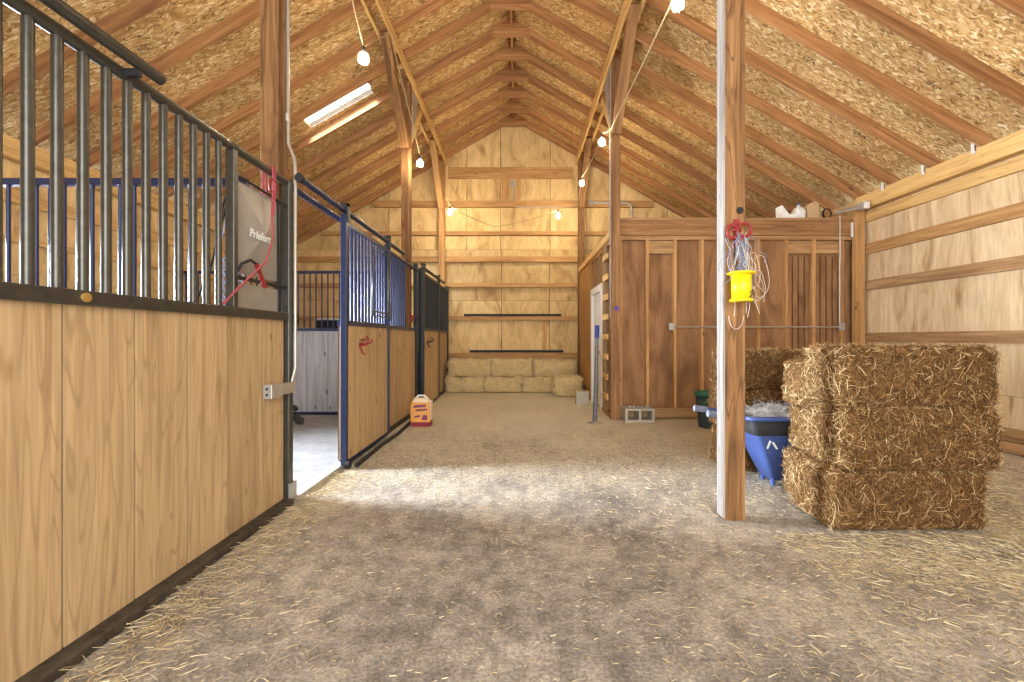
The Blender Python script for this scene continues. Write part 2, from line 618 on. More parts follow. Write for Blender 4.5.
mb = MB()
slope_piece(mb, XC, 5.9, YF - 0.3, YB + 0.2)
slope_piece(mb, -6.1, SKX0, YF - 0.3, YB + 0.2)
slope_piece(mb, SKX1, XC, YF - 0.3, YB + 0.2)
slope_piece(mb, SKX0, SKX1, YF - 0.3, SKY0)
slope_piece(mb, SKX0, SKX1, SKY1, YB + 0.2)
ceiling = structure(mb.build('ceiling', 'osb'))
for y in RAFTER_Y:
    for sgn, xe in ((1, 5.75), (-1, -5.95)):
        mb = MB()
        xr = XC + sgn * 0.02
        mb.prism([(xr, zb(xr)), (xe, zb(xe)), (xe, zb(xe) + RV), (xr, zb(xr) + RV)], 'y', y - 0.02, y + 0.02)
        mb.build('rafter', 'rafter_x', ceiling, origin=(xr, y, zb(xr)), rot=Vector((1, 0, 0)).rotation_difference(Vector((1, 0, -sgn * PITCH))))
    mb = MB()
    mb.prism([(XC - 0.32, zb(XC - 0.32) + 0.01), (XC + 0.32, zb(XC + 0.32) + 0.01), (XC + 0.32, zb(XC + 0.32) + 0.20),
              (XC, APEX + 0.22), (XC - 0.32, zb(XC - 0.32) + 0.20)], 'y', y - 0.036, y - 0.021)
    mb.build('ridge_gusset', 'rafter_x', ceiling)
mb = MB()
mb.box(XC - 0.02, XC + 0.02, YF, YB, APEX + 0.02, APEX + 0.24)
mb.build('ridge_board', 'rafter_y', ceiling)
PB = 5.46
for x in (-1.97, -1.79, 1.375, 1.555):
    mb = MB()
    x0, x1 = x - 0.02, x + 0.02
    mb.prism([(x0, PB), (x1, PB), (x1, min(zb(x0), zb(x1))), (x0, min(zb(x0), zb(x1)))], 'y', YF, YB - 0.02)
    mb.build('purlin_beam', 'pine_y', ceiling)

# skylight
mb = MB()
for (xa, xb, ya, yb) in ((SKX0 - .03, SKX0, SKY0, SKY1), (SKX1, SKX1 + .03, SKY0, SKY1), (SKX0, SKX1, SKY1 - .05, SKY1), (SKX0, SKX1, SKY1 - .11, SKY1 - .07), (SKX0, SKX1, SKY0, SKY0 + .03)):
    v = []
    for dz in (RV + 0.035, RV + 0.13):
        v += [(xa, ya, zb(xa) + dz), (xb, ya, zb(xb) + dz), (xb, yb, zb(xb) + dz), (xa, yb, zb(xa) + dz)]
    mb.poly(v, [(3, 2, 1, 0), (4, 5, 6, 7), (0, 1, 5, 4), (1, 2, 6, 5), (2, 3, 7, 6), (3, 0, 4, 7)], 0.5)
window_1 = structure(mb.build('window_1', 'door_white'))
mb = MB()
v = []
for dz in (RV + 0.10, RV + 0.104):
    v += [(SKX0, SKY0, zb(SKX0) + dz), (SKX1, SKY0, zb(SKX1) + dz), (SKX1, SKY1, zb(SKX1) + dz), (SKX0, SKY1, zb(SKX0) + dz)]
mb.poly(v, [(3, 2, 1, 0), (4, 5, 6, 7), (0, 1, 5, 4), (1, 2, 6, 5), (2, 3, 7, 6), (3, 0, 4, 7)], 0.5)
mb.build('pane', 'glazing', window_1)

# back wall: plywood sheets, gable sheets and girts
mb = MB()
zr = [0.0, 0.78, 1.80, 2.55, 3.10, 3.92, 4.55, 5.13]
xj = [-5.55, -4.3, -3.1, -1.8, -0.45, 0.72, 1.75, 3.0, 4.2, 5.45]
for i in range(len(xj) - 1):
    mb.box(xj[i] + .006, xj[i + 1] - .006, YB, YB + 0.02, 0, 2.16)
    mb.box(xj[i] + .006, xj[i + 1] - .006, YB, YB + 0.02, 2.166, 3.4)
gj = [-5.55, -4.4, -3.2, -1.98, -1.3, -0.48, 0.74, 1.62, 2.4, 3.6, 4.7, 5.45]
for i in range(len(gj) - 1):
    a, b = gj[i] + .006, gj[i + 1] - .006
    lo = 3.406
    pts = [(a, lo), (b, lo), (b, zb(b) + RV)]
    if a < XC < b:
        pts.append((XC, APEX + RV))
    pts.append((a, zb(a) + RV))
    mb.prism(pts, 'y', YB, YB + 0.02)
mb.box(-5.6, 5.45, YB + 0.02, YB + 0.03, 0, 3.4, 0.5, 1)
mb.prism([(-5.6, 3.4), (5.45, 3.4), (5.45, zb(5.45) + RV), (XC, APEX + RV), (-5.6, zb(-5.6) + RV)], 'y', YB + 0.02, YB + 0.03, 0.1, 1)
wall_back = structure(mb.build('wall_back', ['ply_back', 'dark']))
for z, h, p in ((5.27, 0.28, 0.03), (4.50, 0.15, 0.09), (3.79, 0.09, 0.09), (3.16, 0.13, 0.09), (2.53, 0.10, 0.09), (1.73, 0.09, 0.09), (0.83, 0.12, 0.09), (0.10, 0.2, 0.09)):
    w = (APEX - z - h / 2) / PITCH
    x0, x1 = max(XL, XC - w), min(XR, XC + w)
    mb = MB()
    if z > 5:
        x0, x1 = -1.75, 1.3
    mb.box(x0, x1, YB - p, YB - 0.001, z - h / 2, z + h / 2)
    mb.build('girt', 'fir_x', wall_back)
for x, z0, z1 in ((-0.30, 4.58, 5.12), (-0.02, 4.58, 5.12), (0.60, 0.86, 1.68), (-0.40, 4.58, 5.12)):
    mb = MB()
    mb.box(x - .045, x + .045, YB - 0.045, YB - 0.001, z0, z1)
    mb.build('blocking', 'fir_z', wall_back)

# right wall
mb = MB()
yj = [YF, -1.6, -0.4, 0.85, 2.1, 3.35, 4.6, 5.82, 7.1, 8.3, 9.5, YB]
for i in range(len(yj) - 1):
    for a, b in ((0.62, 2.04), (2.045, 3.42), (0.0, 0.615)):
        mb.box(XR, XR + 0.02, yj[i] + .002, yj[i + 1] - .002, a, b)
mb.box(XR + 0.02, XR + 0.03, YF, YB, 0, 3.42, 0.5, 1)
wall_right = structure(mb.build('wall_right', ['ply_right', 'dark']))
for z0, z1, d, m in ((3.20, 3.41, 0.12, 'pine_y'), (3.02, 3.17, 0.04, 'pine_y'), (2.53, 2.68, 0.05, 'fir_y'), (1.98, 2.12, 0.05, 'old_y'), (1.19, 1.33, 0.05, 'old_y')):
    mb = MB()
    mb.box(XR - d, XR - 0.001, YF, 6.74, z0, z1)
    mb.build('top_plate' if z0 > 3.1 else 'girt', m, wall_right)
for z0, z1 in ((0.02, 0.13), (0.15, 0.27)):
    mb = MB()
    mb.box(XR - 0.05, XR - 0.001, YF, 6.6, z0, z1)
    mb.build('base_board', 'old_y', wall_right)
for y in RAFTER_Y:
    if 0 < y < 6.7:
        mb = MB()
        mb.box(XR - 0.135, XR - 0.121, y + 0.022, y + 0.062, 3.36, 3.45, 0.5)
        mb.box(XR - 0.17, XR - 0.121, y + 0.022, y + 0.027, 3.38, 3.47, 0.5)
        mb.build('rafter_tie', 'white', wall_right)

# left wall with two outside stall doorways, plywood in sheets
mb = MB()


def left_sheet(y0, y1, z0, z1):
    mb.box(XL - 0.02, XL, y0 + .003, y1 - .003, z0 + .002, z1 - .002)


for (y0, y1) in ((YF, -1.6), (-1.6, 0.3), (1.5, 2.5), (2.5, 3.4), (4.62, 5.9), (5.9, 7.1), (7.1, 8.3), (8.3, 9.5), (9.5, YB)):
    for z0, z1 in ((0, 1.2), (1.2, 1.95), (1.95, 2.3), (2.3, 3.42)):
        left_sheet(y0, y1, z0, z1)
for (y0, y1) in ((0.3, 1.5), (3.4, 4.62)):
    left_sheet(y0, y1, 2.25, 3.42)
mb.box(XL - 0.03, XL - 0.02, YF, YB, 2.26, 3.42, 0.1, 1)
for y0, y1 in ((YF, 0.3), (1.5, 3.4), (4.62, YB)):
    mb.box(XL - 0.03, XL - 0.02, y0, y1, 0, 2.26, 0.1, 1)
wall_left = structure(mb.build('wall_left', ['ply_back', 'dark']))
for z0, z1, d in ((3.18, 3.40, 0.12), (2.72, 2.86, 0.05), (2.3, 2.36, 0.05)):
    mb = MB()
    mb.box(XL + 0.001, XL + d, YF, YB - 0.06, z0, z1)
    mb.build('top_plate' if z0 > 3.1 else 'girt', 'pine_y', wall_left)

# front wall behind the camera, around the big doorway
mb = MB()
mb.box(-5.6, -2.7, YF - 0.03, YF, 0, 3.42)
mb.box(3.3, 5.45, YF - 0.03, YF, 0, 3.42)
mb.prism([(-5.6, 3.42), (-2.7, 3.42), (-2.7, 4.5), (3.3, 4.5), (3.3, 3.42), (5.45, 3.42), (5.45, zb(5.45) + RV), (XC, APEX + RV), (-5.6, zb(-5.6) + RV)], 'y', YF - 0.03, YF)
wall_front = structure(mb.build('wall_front', 'ply_back'))

# framed room: the partition facing the aisle end of the barn
YP = 6.72
mb = MB()
for x0, x1 in ((1.42, 2.4), (2.4, 3.69), (3.69, 4.55), (4.55, 5.30)):
    mb.box(x0 + .002, x1 - .002, YP + 0.09, YP + 0.105, 0.1, 3.05)
wall_partition = structure(mb.build('wall_partition', 'ply_dark'))
for x in (1.56, 1.97, 2.40, 2.82, 3.256, 3.69, 4.12, 4.545, 4.985):
    mb = MB()
    mb.box(x - .022, x + .022, YP, YP + 0.089, 0.17, 2.77)
    mb.build('stud', 'fir_z', wall_partition)
for nm, z0, z1, y0, y1 in (('header_beam', 2.83, 3.06, YP - 0.045, YP + 0.10), ('top_plate', 2.77, 2.83, YP, YP + 0.09), ('sill_plate', 0.03, 0.17, YP - 0.03, YP + 0.09), ('cap_plate', 3.06, 3.10, YP - 0.03, YP + 0.30)):
    mb = MB()
    mb.box(1.54, 5.28 if z0 > .1 else 5.1, y0, y1, z0, z1)
    mb.build(nm, 'old_x' if nm != 'header_beam' else 'brown_x', wall_partition)
mb = MB()
for x0, x1 in ((4.15, 4.52), (4.58, 4.96)):
    k = 4
    for i in range(k):
        w = (x1 - x0) / k
        mb.box(x0 + i * w + .012, x0 + (i + 1) * w - .012, YP + 0.06, YP + 0.088, 0.2, 2.52)
mb.build('slat_panel', 'ply_dark', wall_partition)
for x0, x1 in ((4.145, 4.52), (4.57, 4.96), (2.0, 2.38)):
    mb = MB()
    mb.box(x0, x1, YP + 0.03, YP + 0.075, 2.56, 2.76)
    mb.build('blocking', 'old_x', wall_partition)

# framed room: the side along the aisle, with the white door
XA = 1.42
mb = MB()
mb.box(XA + 0.09, XA + 0.105, 7.15, 7.5, 0.05, 2.8)
mb.box(XA + 0.09, XA + 0.105, 8.62, YB - 0.05, 0.05, 2.8)
mb.box(XA + 0.09, XA + 0.105, 7.5, 8.62, 2.12, 2.8)
wall_aisle = structure(mb.build('wall_aisle', 'ply_dark'))
for y in (7.22, 7.47, 8.72, 8.95, 9.3, 9.7, 10.1):
    mb = MB()
    mb.box(XA, XA + 0.089, y - .022, y + .022, 0.06, 2.74)
    mb.build('stud', 'fir_z' if y > 8.6 else 'old_z', wall_aisle)
mb = MB()
mb.box(XA - 0.03, XA + 0.10, 6.80, 10.32, 2.80, 2.92)
mb.build('top_plate', 'pine_y', wall_aisle)
mb = MB()
mb.box(XA, XA + 0.09, 6.80, 10.32, 2.74, 2.80)
mb.build('lower_plate', 'fir_y', wall_aisle)
for y0, y1 in ((6.8, 7.5), (8.62, 10.32)):
    mb = MB()
    mb.box(XA - 0.01, XA + 0.09, y0, y1, 0.0, 0.06)
    mb.build('sill_plate', 'old_y', wall_aisle)
for y in (7.9, 8.3):
    mb = MB()
    mb.box(XA, XA + 0.089, y - .022, y + .022, 2.2, 2.74)
    mb.build('stud', 'old_z', wall_aisle)
mb = MB()
mb.box(XA - 0.012, XA - 0.001, 8.70, 10.32, 0.06, 2.74)
mb.build('plywood_strip', 'fir_z', wall_aisle)

mb = MB()
mb.box(XA + 0.03, XA + 0.07, 7.60, 8.52, 0.03, 2.08, 0.5)
for z0, z1 in ((0.25, 0.9), (1.05, 1.9)):
    for y0, y1 in ((7.72, 8.02), (8.12, 8.42)):
        mb.box(XA + 0.022, XA + 0.03, y0, y1, z0, z1, 0.5)
door_1 = structure(mb.build('door_1', 'door_white', origin=(XA + .05, 8.06, 0), bevel=0.004))
mb = MB()
mb.box(XA - 0.02, XA + 0.09, 7.50, 7.60, 0.0, 2.2)
mb.box(XA - 0.02, XA + 0.09, 8.52, 8.62, 0.0, 2.2)
mb.box(XA - 0.02, XA + 0.09, 7.60, 8.52, 2.08, 2.2)
mb.build('door_casing', 'door_white', door_1)
mb = MB()
mb.tube([(XA + 0.03, 7.67, 1.0), (XA - 0.02, 7.67, 1.0)], 0.012, 8)
mb.tube([(XA - 0.02, 7.67, 1.0), (XA - 0.06, 7.67, 1.0)], 0.028, 12)
mb.build('door_knob', 'brass', door_1)

# ================================================================== POSTS
PW = 0.14


def post(x0, y0, z1, label, braces=(1, -1), z0=0.0, mat='post_z', white=False):
    PD = 0.095 if white else PW
    cx, cy = x0 + PW / 2, y0 + PD / 2
    t = thing('timber_post', (cx, cy, z0), label, 'post', 'barn posts')
    mb = MB()
    mb.box(x0, x0 + PW, y0, y0 + PD, z0, z1)
    mb.build('shaft', mat, t, bevel=0.006)
    for s in braces:
        mb = MB()
        if s < 0:
            mb.bar((cx, y0 - 0.02, 4.38), (cx, y0 - 1.08, 5.52), 0.13, 0.13, (1, 0, 0))
        else:
            mb.bar((cx, y0 + PD, 4.45), (cx, y0 + PD + 0.95, 5.52), 0.045, 0.13, (1, 0, 0))
        dv = Vector((0, -1.06, 1.14)) if s < 0 else Vector((0, 0.95, 1.07))
        mb.build('knee_brace', mat if s < 0 else 'pine_z', t, origin=(cx, y0, 4.4), rot=Vector((0, 0, 1)).rotation_difference(dv.normalized()))
    if white:
        mb = MB()
        mb.box(x0 - 0.012, x0, y0 - 0.001, y0 + PD, z0 + 0.02, z1 - 0.1)
        mb.build('white_side_board', 'whitewash', t)['label'] = 'worn white board on the aisle side'
    return t


PT = 5.62
p_r1 = post(1.40, 2.97, 5.55, 'bare timber post with a white aisle side, yellow trap hanging on it', (1, -1), white=True)
p_r2 = post(1.39, 6.63, 5.55, 'timber post at the corner of the framed room beside the ladder', (1, -1), mat='brown_z')
p_r3 = post(1.39, 10.33, 5.55, 'timber post against the back wall at the far end of the white door wall', (-1,))
p_l1 = post(-1.95, 3.26, 5.5, 'timber post rising behind the open stall doorway and the grey metal feed door', (-1, 1))
p_l2 = post(-1.95, 7.13, 5.5, 'timber post rising behind the blue barred stall with a bulb beside its brace', (-1, 1))
p_l3 = post(-1.95, 10.42, 5.5, 'timber post against the back wall at the far end of the stall row', (-1,), mat='fir_z')
mb = MB()
mb.box(5.12, 5.26, 6.63, 6.71, 0, 3.18)
p_c = tag(mb.build('timber_post', 'fir_z', origin=(5.19, 6.67, 0)), 'timber post in the corner of the framed room and the plywood side wall', 'post', 'barn posts')
# triangular sheet plates at the brace heads
for t, x, m, y in ((p_l2, -1.80, 'galv', 7.27), (p_r2, 1.38, 'galv', 6.77)):
    mb = MB()
    mb.prism([(y, 5.42), (y + 0.42, 5.42), (y, 4.55)], 'x', x - 0.003, x + 0.003, 0.5)
    mb.build('gusset_plate', m, t)['label'] = 'pale triangular metal plate'
mb = MB()
mb.tube([(1.47, 6.621, 1.70), (1.47, 6.629, 1.70)], 0.035, 10)
mb.build('paint_mark', 'purple', p_r2)['label'] = 'purple paint spot'
mb = MB()
for z in (3.02, 3.12):
    mb.box(-1.90, -1.86, 7.1285, 7.1295, z, z + .07)
    mb.box(-1.89, -1.87, 7.128, 7.1286, z + .02, z + .05, None, 1)
mb.build('paint_mark', ['red', 'post_z'], p_l2)['label'] = 'dark red stamped marks'
mb = MB()
mb.tube([(1.50, 2.962, 2.12), (1.50, 2.969, 2.12)], 0.024, 10)
mb.tube([(1.50, 2.955, 2.12), (1.50, 2.962, 2.12)], 0.013, 6)
mb.build('bolt_head', 'rubber', p_r1)
# conduits running down the posts
mb = MB()
mb.tube([(1.375, 6.615, 5.4), (1.375, 6.615, 1.55)], 0.011, 8)
for z in (2.1, 3.2, 4.3):
    mb.tube([(1.375, 6.615, z - .02), (1.375, 6.615, z + .02)], 0.016, 8)
tag(mb.build('conduit_pipe', 'whitewash', origin=(1.375, 6.615, 1.55)), 'thin white conduit running down the aisle edge of the ladder post', 'conduit')

# ================================================================== STALLS
def planks(y0, y1, w, z0, z1, x, th=0.038, first=None):
    mb = MB()
    y = y0 if first is None else first
    prev = y0
    cuts = []
    while y < y1 - 0.02:
        if y > y0 + 0.02:
            cuts.append(y)
        y += w
    ed = [y0] + cuts + [y1]
    for a, b in zip(ed[:-1], ed[1:]):
        mb.box(x - th, x, a + .0045, b - .0045, z0, z1)
    mb.box(x - th - .004, x - th, y0, y1, z0, z1, 0.0, 1)
    return mb


def bars_y(parent, ys_, z0, z1, x, r, mat):
    for y in ys_:
        mb = MB()
        mb.tube([(x, y, z0), (x, y, z1)], r, 10)
        mb.build('bar', mat, parent)


# --- near stall
s1 = thing('horse_stall', (XS, 1.2, 0), 'near stall of yellow planks with charcoal bars and a grey feed door', 'stall', 'horse stalls')
planks(-0.9, 3.24, 0.3145, 0.055, 1.39, XS, 0.04, first=1.36 - 0.3145 * 7).build('plank_panel', ['plank', 'dark'], s1)
mb = MB()
mb.box(XS - 0.06, XS + 0.028, -0.9, 3.26, 1.38, 1.44)
mb.build('ledge_rail', 'steel', s1, bevel=0.004)
mb = MB()
mb.tube([(XS, -0.9, 2.42), (XS, 3.30, 2.42)], 0.027, 14)
mb.build('top_rail', 'steel', s1)
bars_y(s1, [2.54 - 0.0985 * i for i in range(32)], 1.44, 2.40, XS, 0.0185, 'steel')
mb = MB()
mb.box(XS - 0.028, XS + 0.028, 2.635, 2.675, 1.44, 2.40)
mb.build('bar_post', 'steel', s1, bevel=0.004)
mb = MB()
mb.box(XS - 0.03, XS + 0.03, 3.26, 3.32, 0.0, 2.44)
mb.build('end_post', 'steel', s1, bevel=0.005)
mb = MB()
mb.tube([(XS + 0.085, -0.9, 2.455), (XS + 0.085, 2.03, 2.455)], 0.026, 14)
mb.build('door_track', 'steel', s1)
mb = MB()
mb.box(XS + 0.0, XS + 0.09, 1.90, 1.925, 2.40, 2.43)
mb.build('track_bracket', 'black_steel', s1)
mb = MB()
mb.box(XS - 0.05, XS + 0.07, -0.9, 3.26, 0.0, 0.052)
mb.build('kick_curb', 'curb', s1, bevel=0.01)
mb = MB()
mb.tube([(XS + 0.028, 1.735, 1.412), (XS + 0.036, 1.735, 1.412)], 0.019, 16)
mb.box(XS + 0.0362, XS + 0.038, 1.722, 1.748, 1.410, 1.414, 0.1)
mb.build('round_bolt', 'brass', s1)['label'] = 'brass coloured round bolt head'
mb = MB()
mb.tube([(XS + 0.03, 3.33, 0.72), (XS + 0.03, 3.36, 0.70)], 0.02, 10)
mb.tube([(XS + 0.03, 3.37, 0.64), (XS + 0.03, 3.40, 0.60), (XS + 0.06, 3.40, 0.60)], 0.03, 12)
mb.build('rubber_stop', 'rubber', s1)
mb = MB()
mb.box(XS + 0.03, XS + 0.05, 3.25, 3.33, 0.0, 0.16)
mb.build('floor_bracket', 'galv', s1)
mb = MB()
mb.box(XS - 0.02, XS + 0.03, 3.321, 3.40, 1.36, 1.44)
mb.build('latch_receiver', 'rubber', s1)
# feed door: creased sheet metal with lettering
mb = MB()
xq = XS - 0.01
y0, y1, z0, z1 = 2.70, 3.17, 1.66, 2.24
yc, zc = (y0 + y1) / 2 + .02, z0 + (z1 - z0) * 0.52
for a, b, tn in (((y0, z1), (y1, z1), .9), ((y1, z1), (y1, z0), .5), ((y1, z0), (y0, z0), .4), ((y0, z0), (y0, z1), .45)):
    mb.poly([(xq, a[0], a[1]), (xq, b[0], b[1]), (xq + 0.05, yc, zc)], [(0, 2, 1)], tn)
for a, b, tn in (((y0, z1), (y1, z1), .9), ((y1, z1), (y1, z0), .5), ((y1, z0), (y0, z0), .4), ((y0, z0), (y0, z1), .45)):
    mb.poly([(xq - .004, a[0], a[1]), (xq - .004, b[0], b[1]), (xq + 0.046, yc, zc)], [(0, 1, 2)], tn)
fd = mb.build('feed_door', 'galv', s1)
fd['label'] = 'grey sheet metal feed door with white lettering'
mb = MB()
mb.box(xq - .012, xq + .004, y0 - .01, y1 + .02, 1.442, 1.60, 0.5)
mb.build('lower_sheet', 'galv', fd)
mb = MB()
mb.tube([(xq + 0.02, 2.66, z1 + 0.02), (xq + 0.02, 3.27, z1 - 0.0)], 0.009, 8)
mb.tube([(xq + 0.01, 2.66, 1.63), (xq + 0.01, 3.27, 1.63)], 0.014, 8)
mb.box(xq - .02, xq + .012, y1 + .0, y1 + .03, 1.44, 2.25)
mb.build('frame_rod', 'black_steel', fd)
mb = MB()
mb.tube([(xq + .02, 2.69, 1.66), (xq + .05, 2.69, 1.71), (xq + .06, 2.76, 1.745), (xq + .06, 2.82, 1.73)], 0.009, 8)
mb.build('latch_strap', 'rubber', fd)
mb = MB()
mb.tube([(xq + .06, 2.82, 1.73), (xq + .06, 2.92, 1.59)], 0.014, 10)
mb.build('latch_grip', 'red', fd)['label'] = 'red grip'
txt = bpy.data.curves.new('lettering', 'FONT')
txt.body = 'Priefert'
txt.size = 0.074
txt.shear = 0.15
txt.extrude = 0.001
txt.offset = 0.0015
txt.materials.append(M['white'])
to = bpy.data.objects.new('lettering', txt)
COL.objects.link(to)
bpy.context.view_layer.update()
tme = bpy.data.meshes.new_from_object(to.evaluated_get(bpy.context.evaluated_depsgraph_get()))
bpy.data.objects.remove(to)
to = bpy.data.objects.new('lettering', tme)
COL.objects.link(to)
to.parent = fd
to.rotation_euler = (math.radians(90), 0, math.radians(90))
to.location = Vector((xq + 0.051, 2.765, 1.90)) - ORG[fd]
ORG[to] = ORG[fd]

# --- lead rope over the top rail
mb = MB()


def sag(p, q, k=8, d=0.0):
    p, q = Vector(p), Vector(q)
    return [p.lerp(q, i / k) - Vector((0, 0, d * 4 * (i / k) * (1 - i / k))) for i in range(k + 1)]


xr_ = XS + 0.06
xo = XS + 0.04
mb.tube([(XS - 0.035, 3.03, 2.20), (XS - 0.025, 3.03, 2.45), (XS + 0.03, 3.04, 2.45), (xo, 3.035, 2.36), (xo, 3.015, 2.10), (xo + .05, 2.94, 1.92), (xo + .05, 2.86, 1.75), (xo + .02, 2.76, 1.65), (xo + .01, 2.67, 1.575), (xo - .005, 2.53, 1.45)], 0.0065, 8)
mb.tube([(XS - 0.02, 3.06, 2.10), (XS - 0.03, 3.06, 2.45), (XS + 0.03, 3.07, 2.45), (xo, 3.06, 2.30), (xo + .01, 3.02, 2.10)], 0.006, 8)
lr = tag(mb.build('lead_rope', 'pink_rope', origin=(XS, 3.12, 1.45)), 'red lead rope draped over the near stall top rail across the feed door', 'rope')
mb = MB()
mb.tube([(XS + 0.035, 3.0, 2.33), (XS + 0.035, 3.04, 2.36), (XS + 0.035, 3.08, 2.33), (XS + 0.035, 3.06, 2.27), (XS + 0.035, 3.0, 2.27), (XS + 0.035, 2.99, 2.33)], 0.008, 6)
mb.build('rope_snap', 'red', lr)
mb = MB()
for i in range(2):
    mb.tube([(XS - .2 + .02 * i, 2.62 + .02 * i, 1.44), (XS - .18, 2.75, 1.75), (XS - .15 + .02 * i, 2.8, 2.1), (XS - .13, 2.86, 2.36)], 0.006, 6)
tag(mb.build('halter_strap', 'rubber', origin=(XS - .2, 2.62, 1.44)), 'thin black strap hanging behind the grey feed door', 'strap')

# --- electrical box and conduit on the near stall
eb = thing('electrical_box', (XS + 0.05, 3.0, 1.0), 'grey metal electrical box with conduit on the near stall planks', 'electrical box')
mb = MB()
mb.box(XS + 0.002, XS + 0.06, 2.98, 3.10, 0.83, 0.93)
mb.box(XS + 0.004, XS + 0.058, 3.10, 3.30, 0.84, 0.92)
mb.build('box_body', 'conduit', eb, bevel=0.006)
mb = MB()
mb.box(XS + 0.004, XS + 0.055, 2.974, 2.98, 0.835, 0.925)
for z in (0.86, 0.90):
    mb.tube([(XS + .03, 2.975, z), (XS + .03, 2.970, z)], 0.009, 8, mat=1)
mb.build('outlet_face', ['galv', 'rubber'], eb)
mb = MB()
mb.tube([(XS + 0.04, 3.28, 0.92), (XS + 0.05, 3.31, 1.02), (XS + 0.045, 3.32, 1.15), (XS + 0.045, 3.32, 2.5), (XS + 0.03, 3.34, 2.62), (XS - 0.03, 3.36, 2.75), (XS - 0.035, 3.36, 5.4)], 0.012, 8)
for z in (2.95, 3.9):
    mb.tube([(XS - 0.035, 3.36, z - .03), (XS - 0.035, 3.36, z + .03)], 0.018, 8)
mb.build('conduit_pipe', 'conduit', eb)

# --- second stall front (behind its open sliding door)
s2 = thing('horse_stall', (XS, 6.0, 0), 'middle stall of navy bars and planks behind its slid open door', 'stall', 'horse stalls')
planks(4.30, 7.28, 0.30, 0.045, 1.38, XS, 0.035).build('plank_panel', ['plank', 'dark'], s2)
mb = MB()
mb.box(XS - 0.05, XS + 0.02, 4.30, 7.3, 1.37, 1.42)
mb.build('ledge_rail', 'navy', s2)
mb = MB()
mb.tube([(XS, 3.30, 2.41), (XS, 7.36, 2.41)], 0.027, 12)
mb.build('top_rail', 'navy', s2)
bars_y(s2, [4.45 + 0.1 * i for i in range(23)], 1.42, 2.40, XS, 0.014, 'navy')
mb = MB()
mb.tube([(XD, 3.33, 2.47), (XD, 6.28, 2.47)], 0.027, 12)
mb.build('door_track', 'navy', s2)
mb = MB()
mb.tube([(XD, 3.30, 2.47), (XD, 3.335, 2.47)], 0.034, 12)
mb.build('track_cap', 'rubber', s2)
mb = MB()
mb.box(XS - .03, XS + .03, 7.30, 7.37, 0.0, 2.5)
mb.build('end_post', 'black_steel', s2)
mb = MB()
mb.box(XS - .03, XS + .045, 4.30, 7.37, 0.0, 0.04)
mb.build('kick_curb', 'curb', s2)
mb = MB()
mb.tube([(XD + .10, 4.2, 0.02), (XD + .085, 5.0, 0.02), (XD + .11, 5.6, 0.02), (XD + .08, 6.4, 0.02), (XD + .10, 7.3, 0.02)], 0.022, 8)
mb.build('floor_hose', 'rubber', s2)
mb = MB()
mb.box(XS - .05, XS + .05, 3.34, 4.30, 0.0, 0.03)
mb.build('threshold', 'concrete', s2)
mb = MB()
mb.tube([(XS + .03, 6.95, 1.5), (XS + .03, 6.95, 1.6), (XS + .05, 7.02, 1.6)], 0.02, 8)
mb.build('latch', 'red', s2)['label'] = 'red latch'


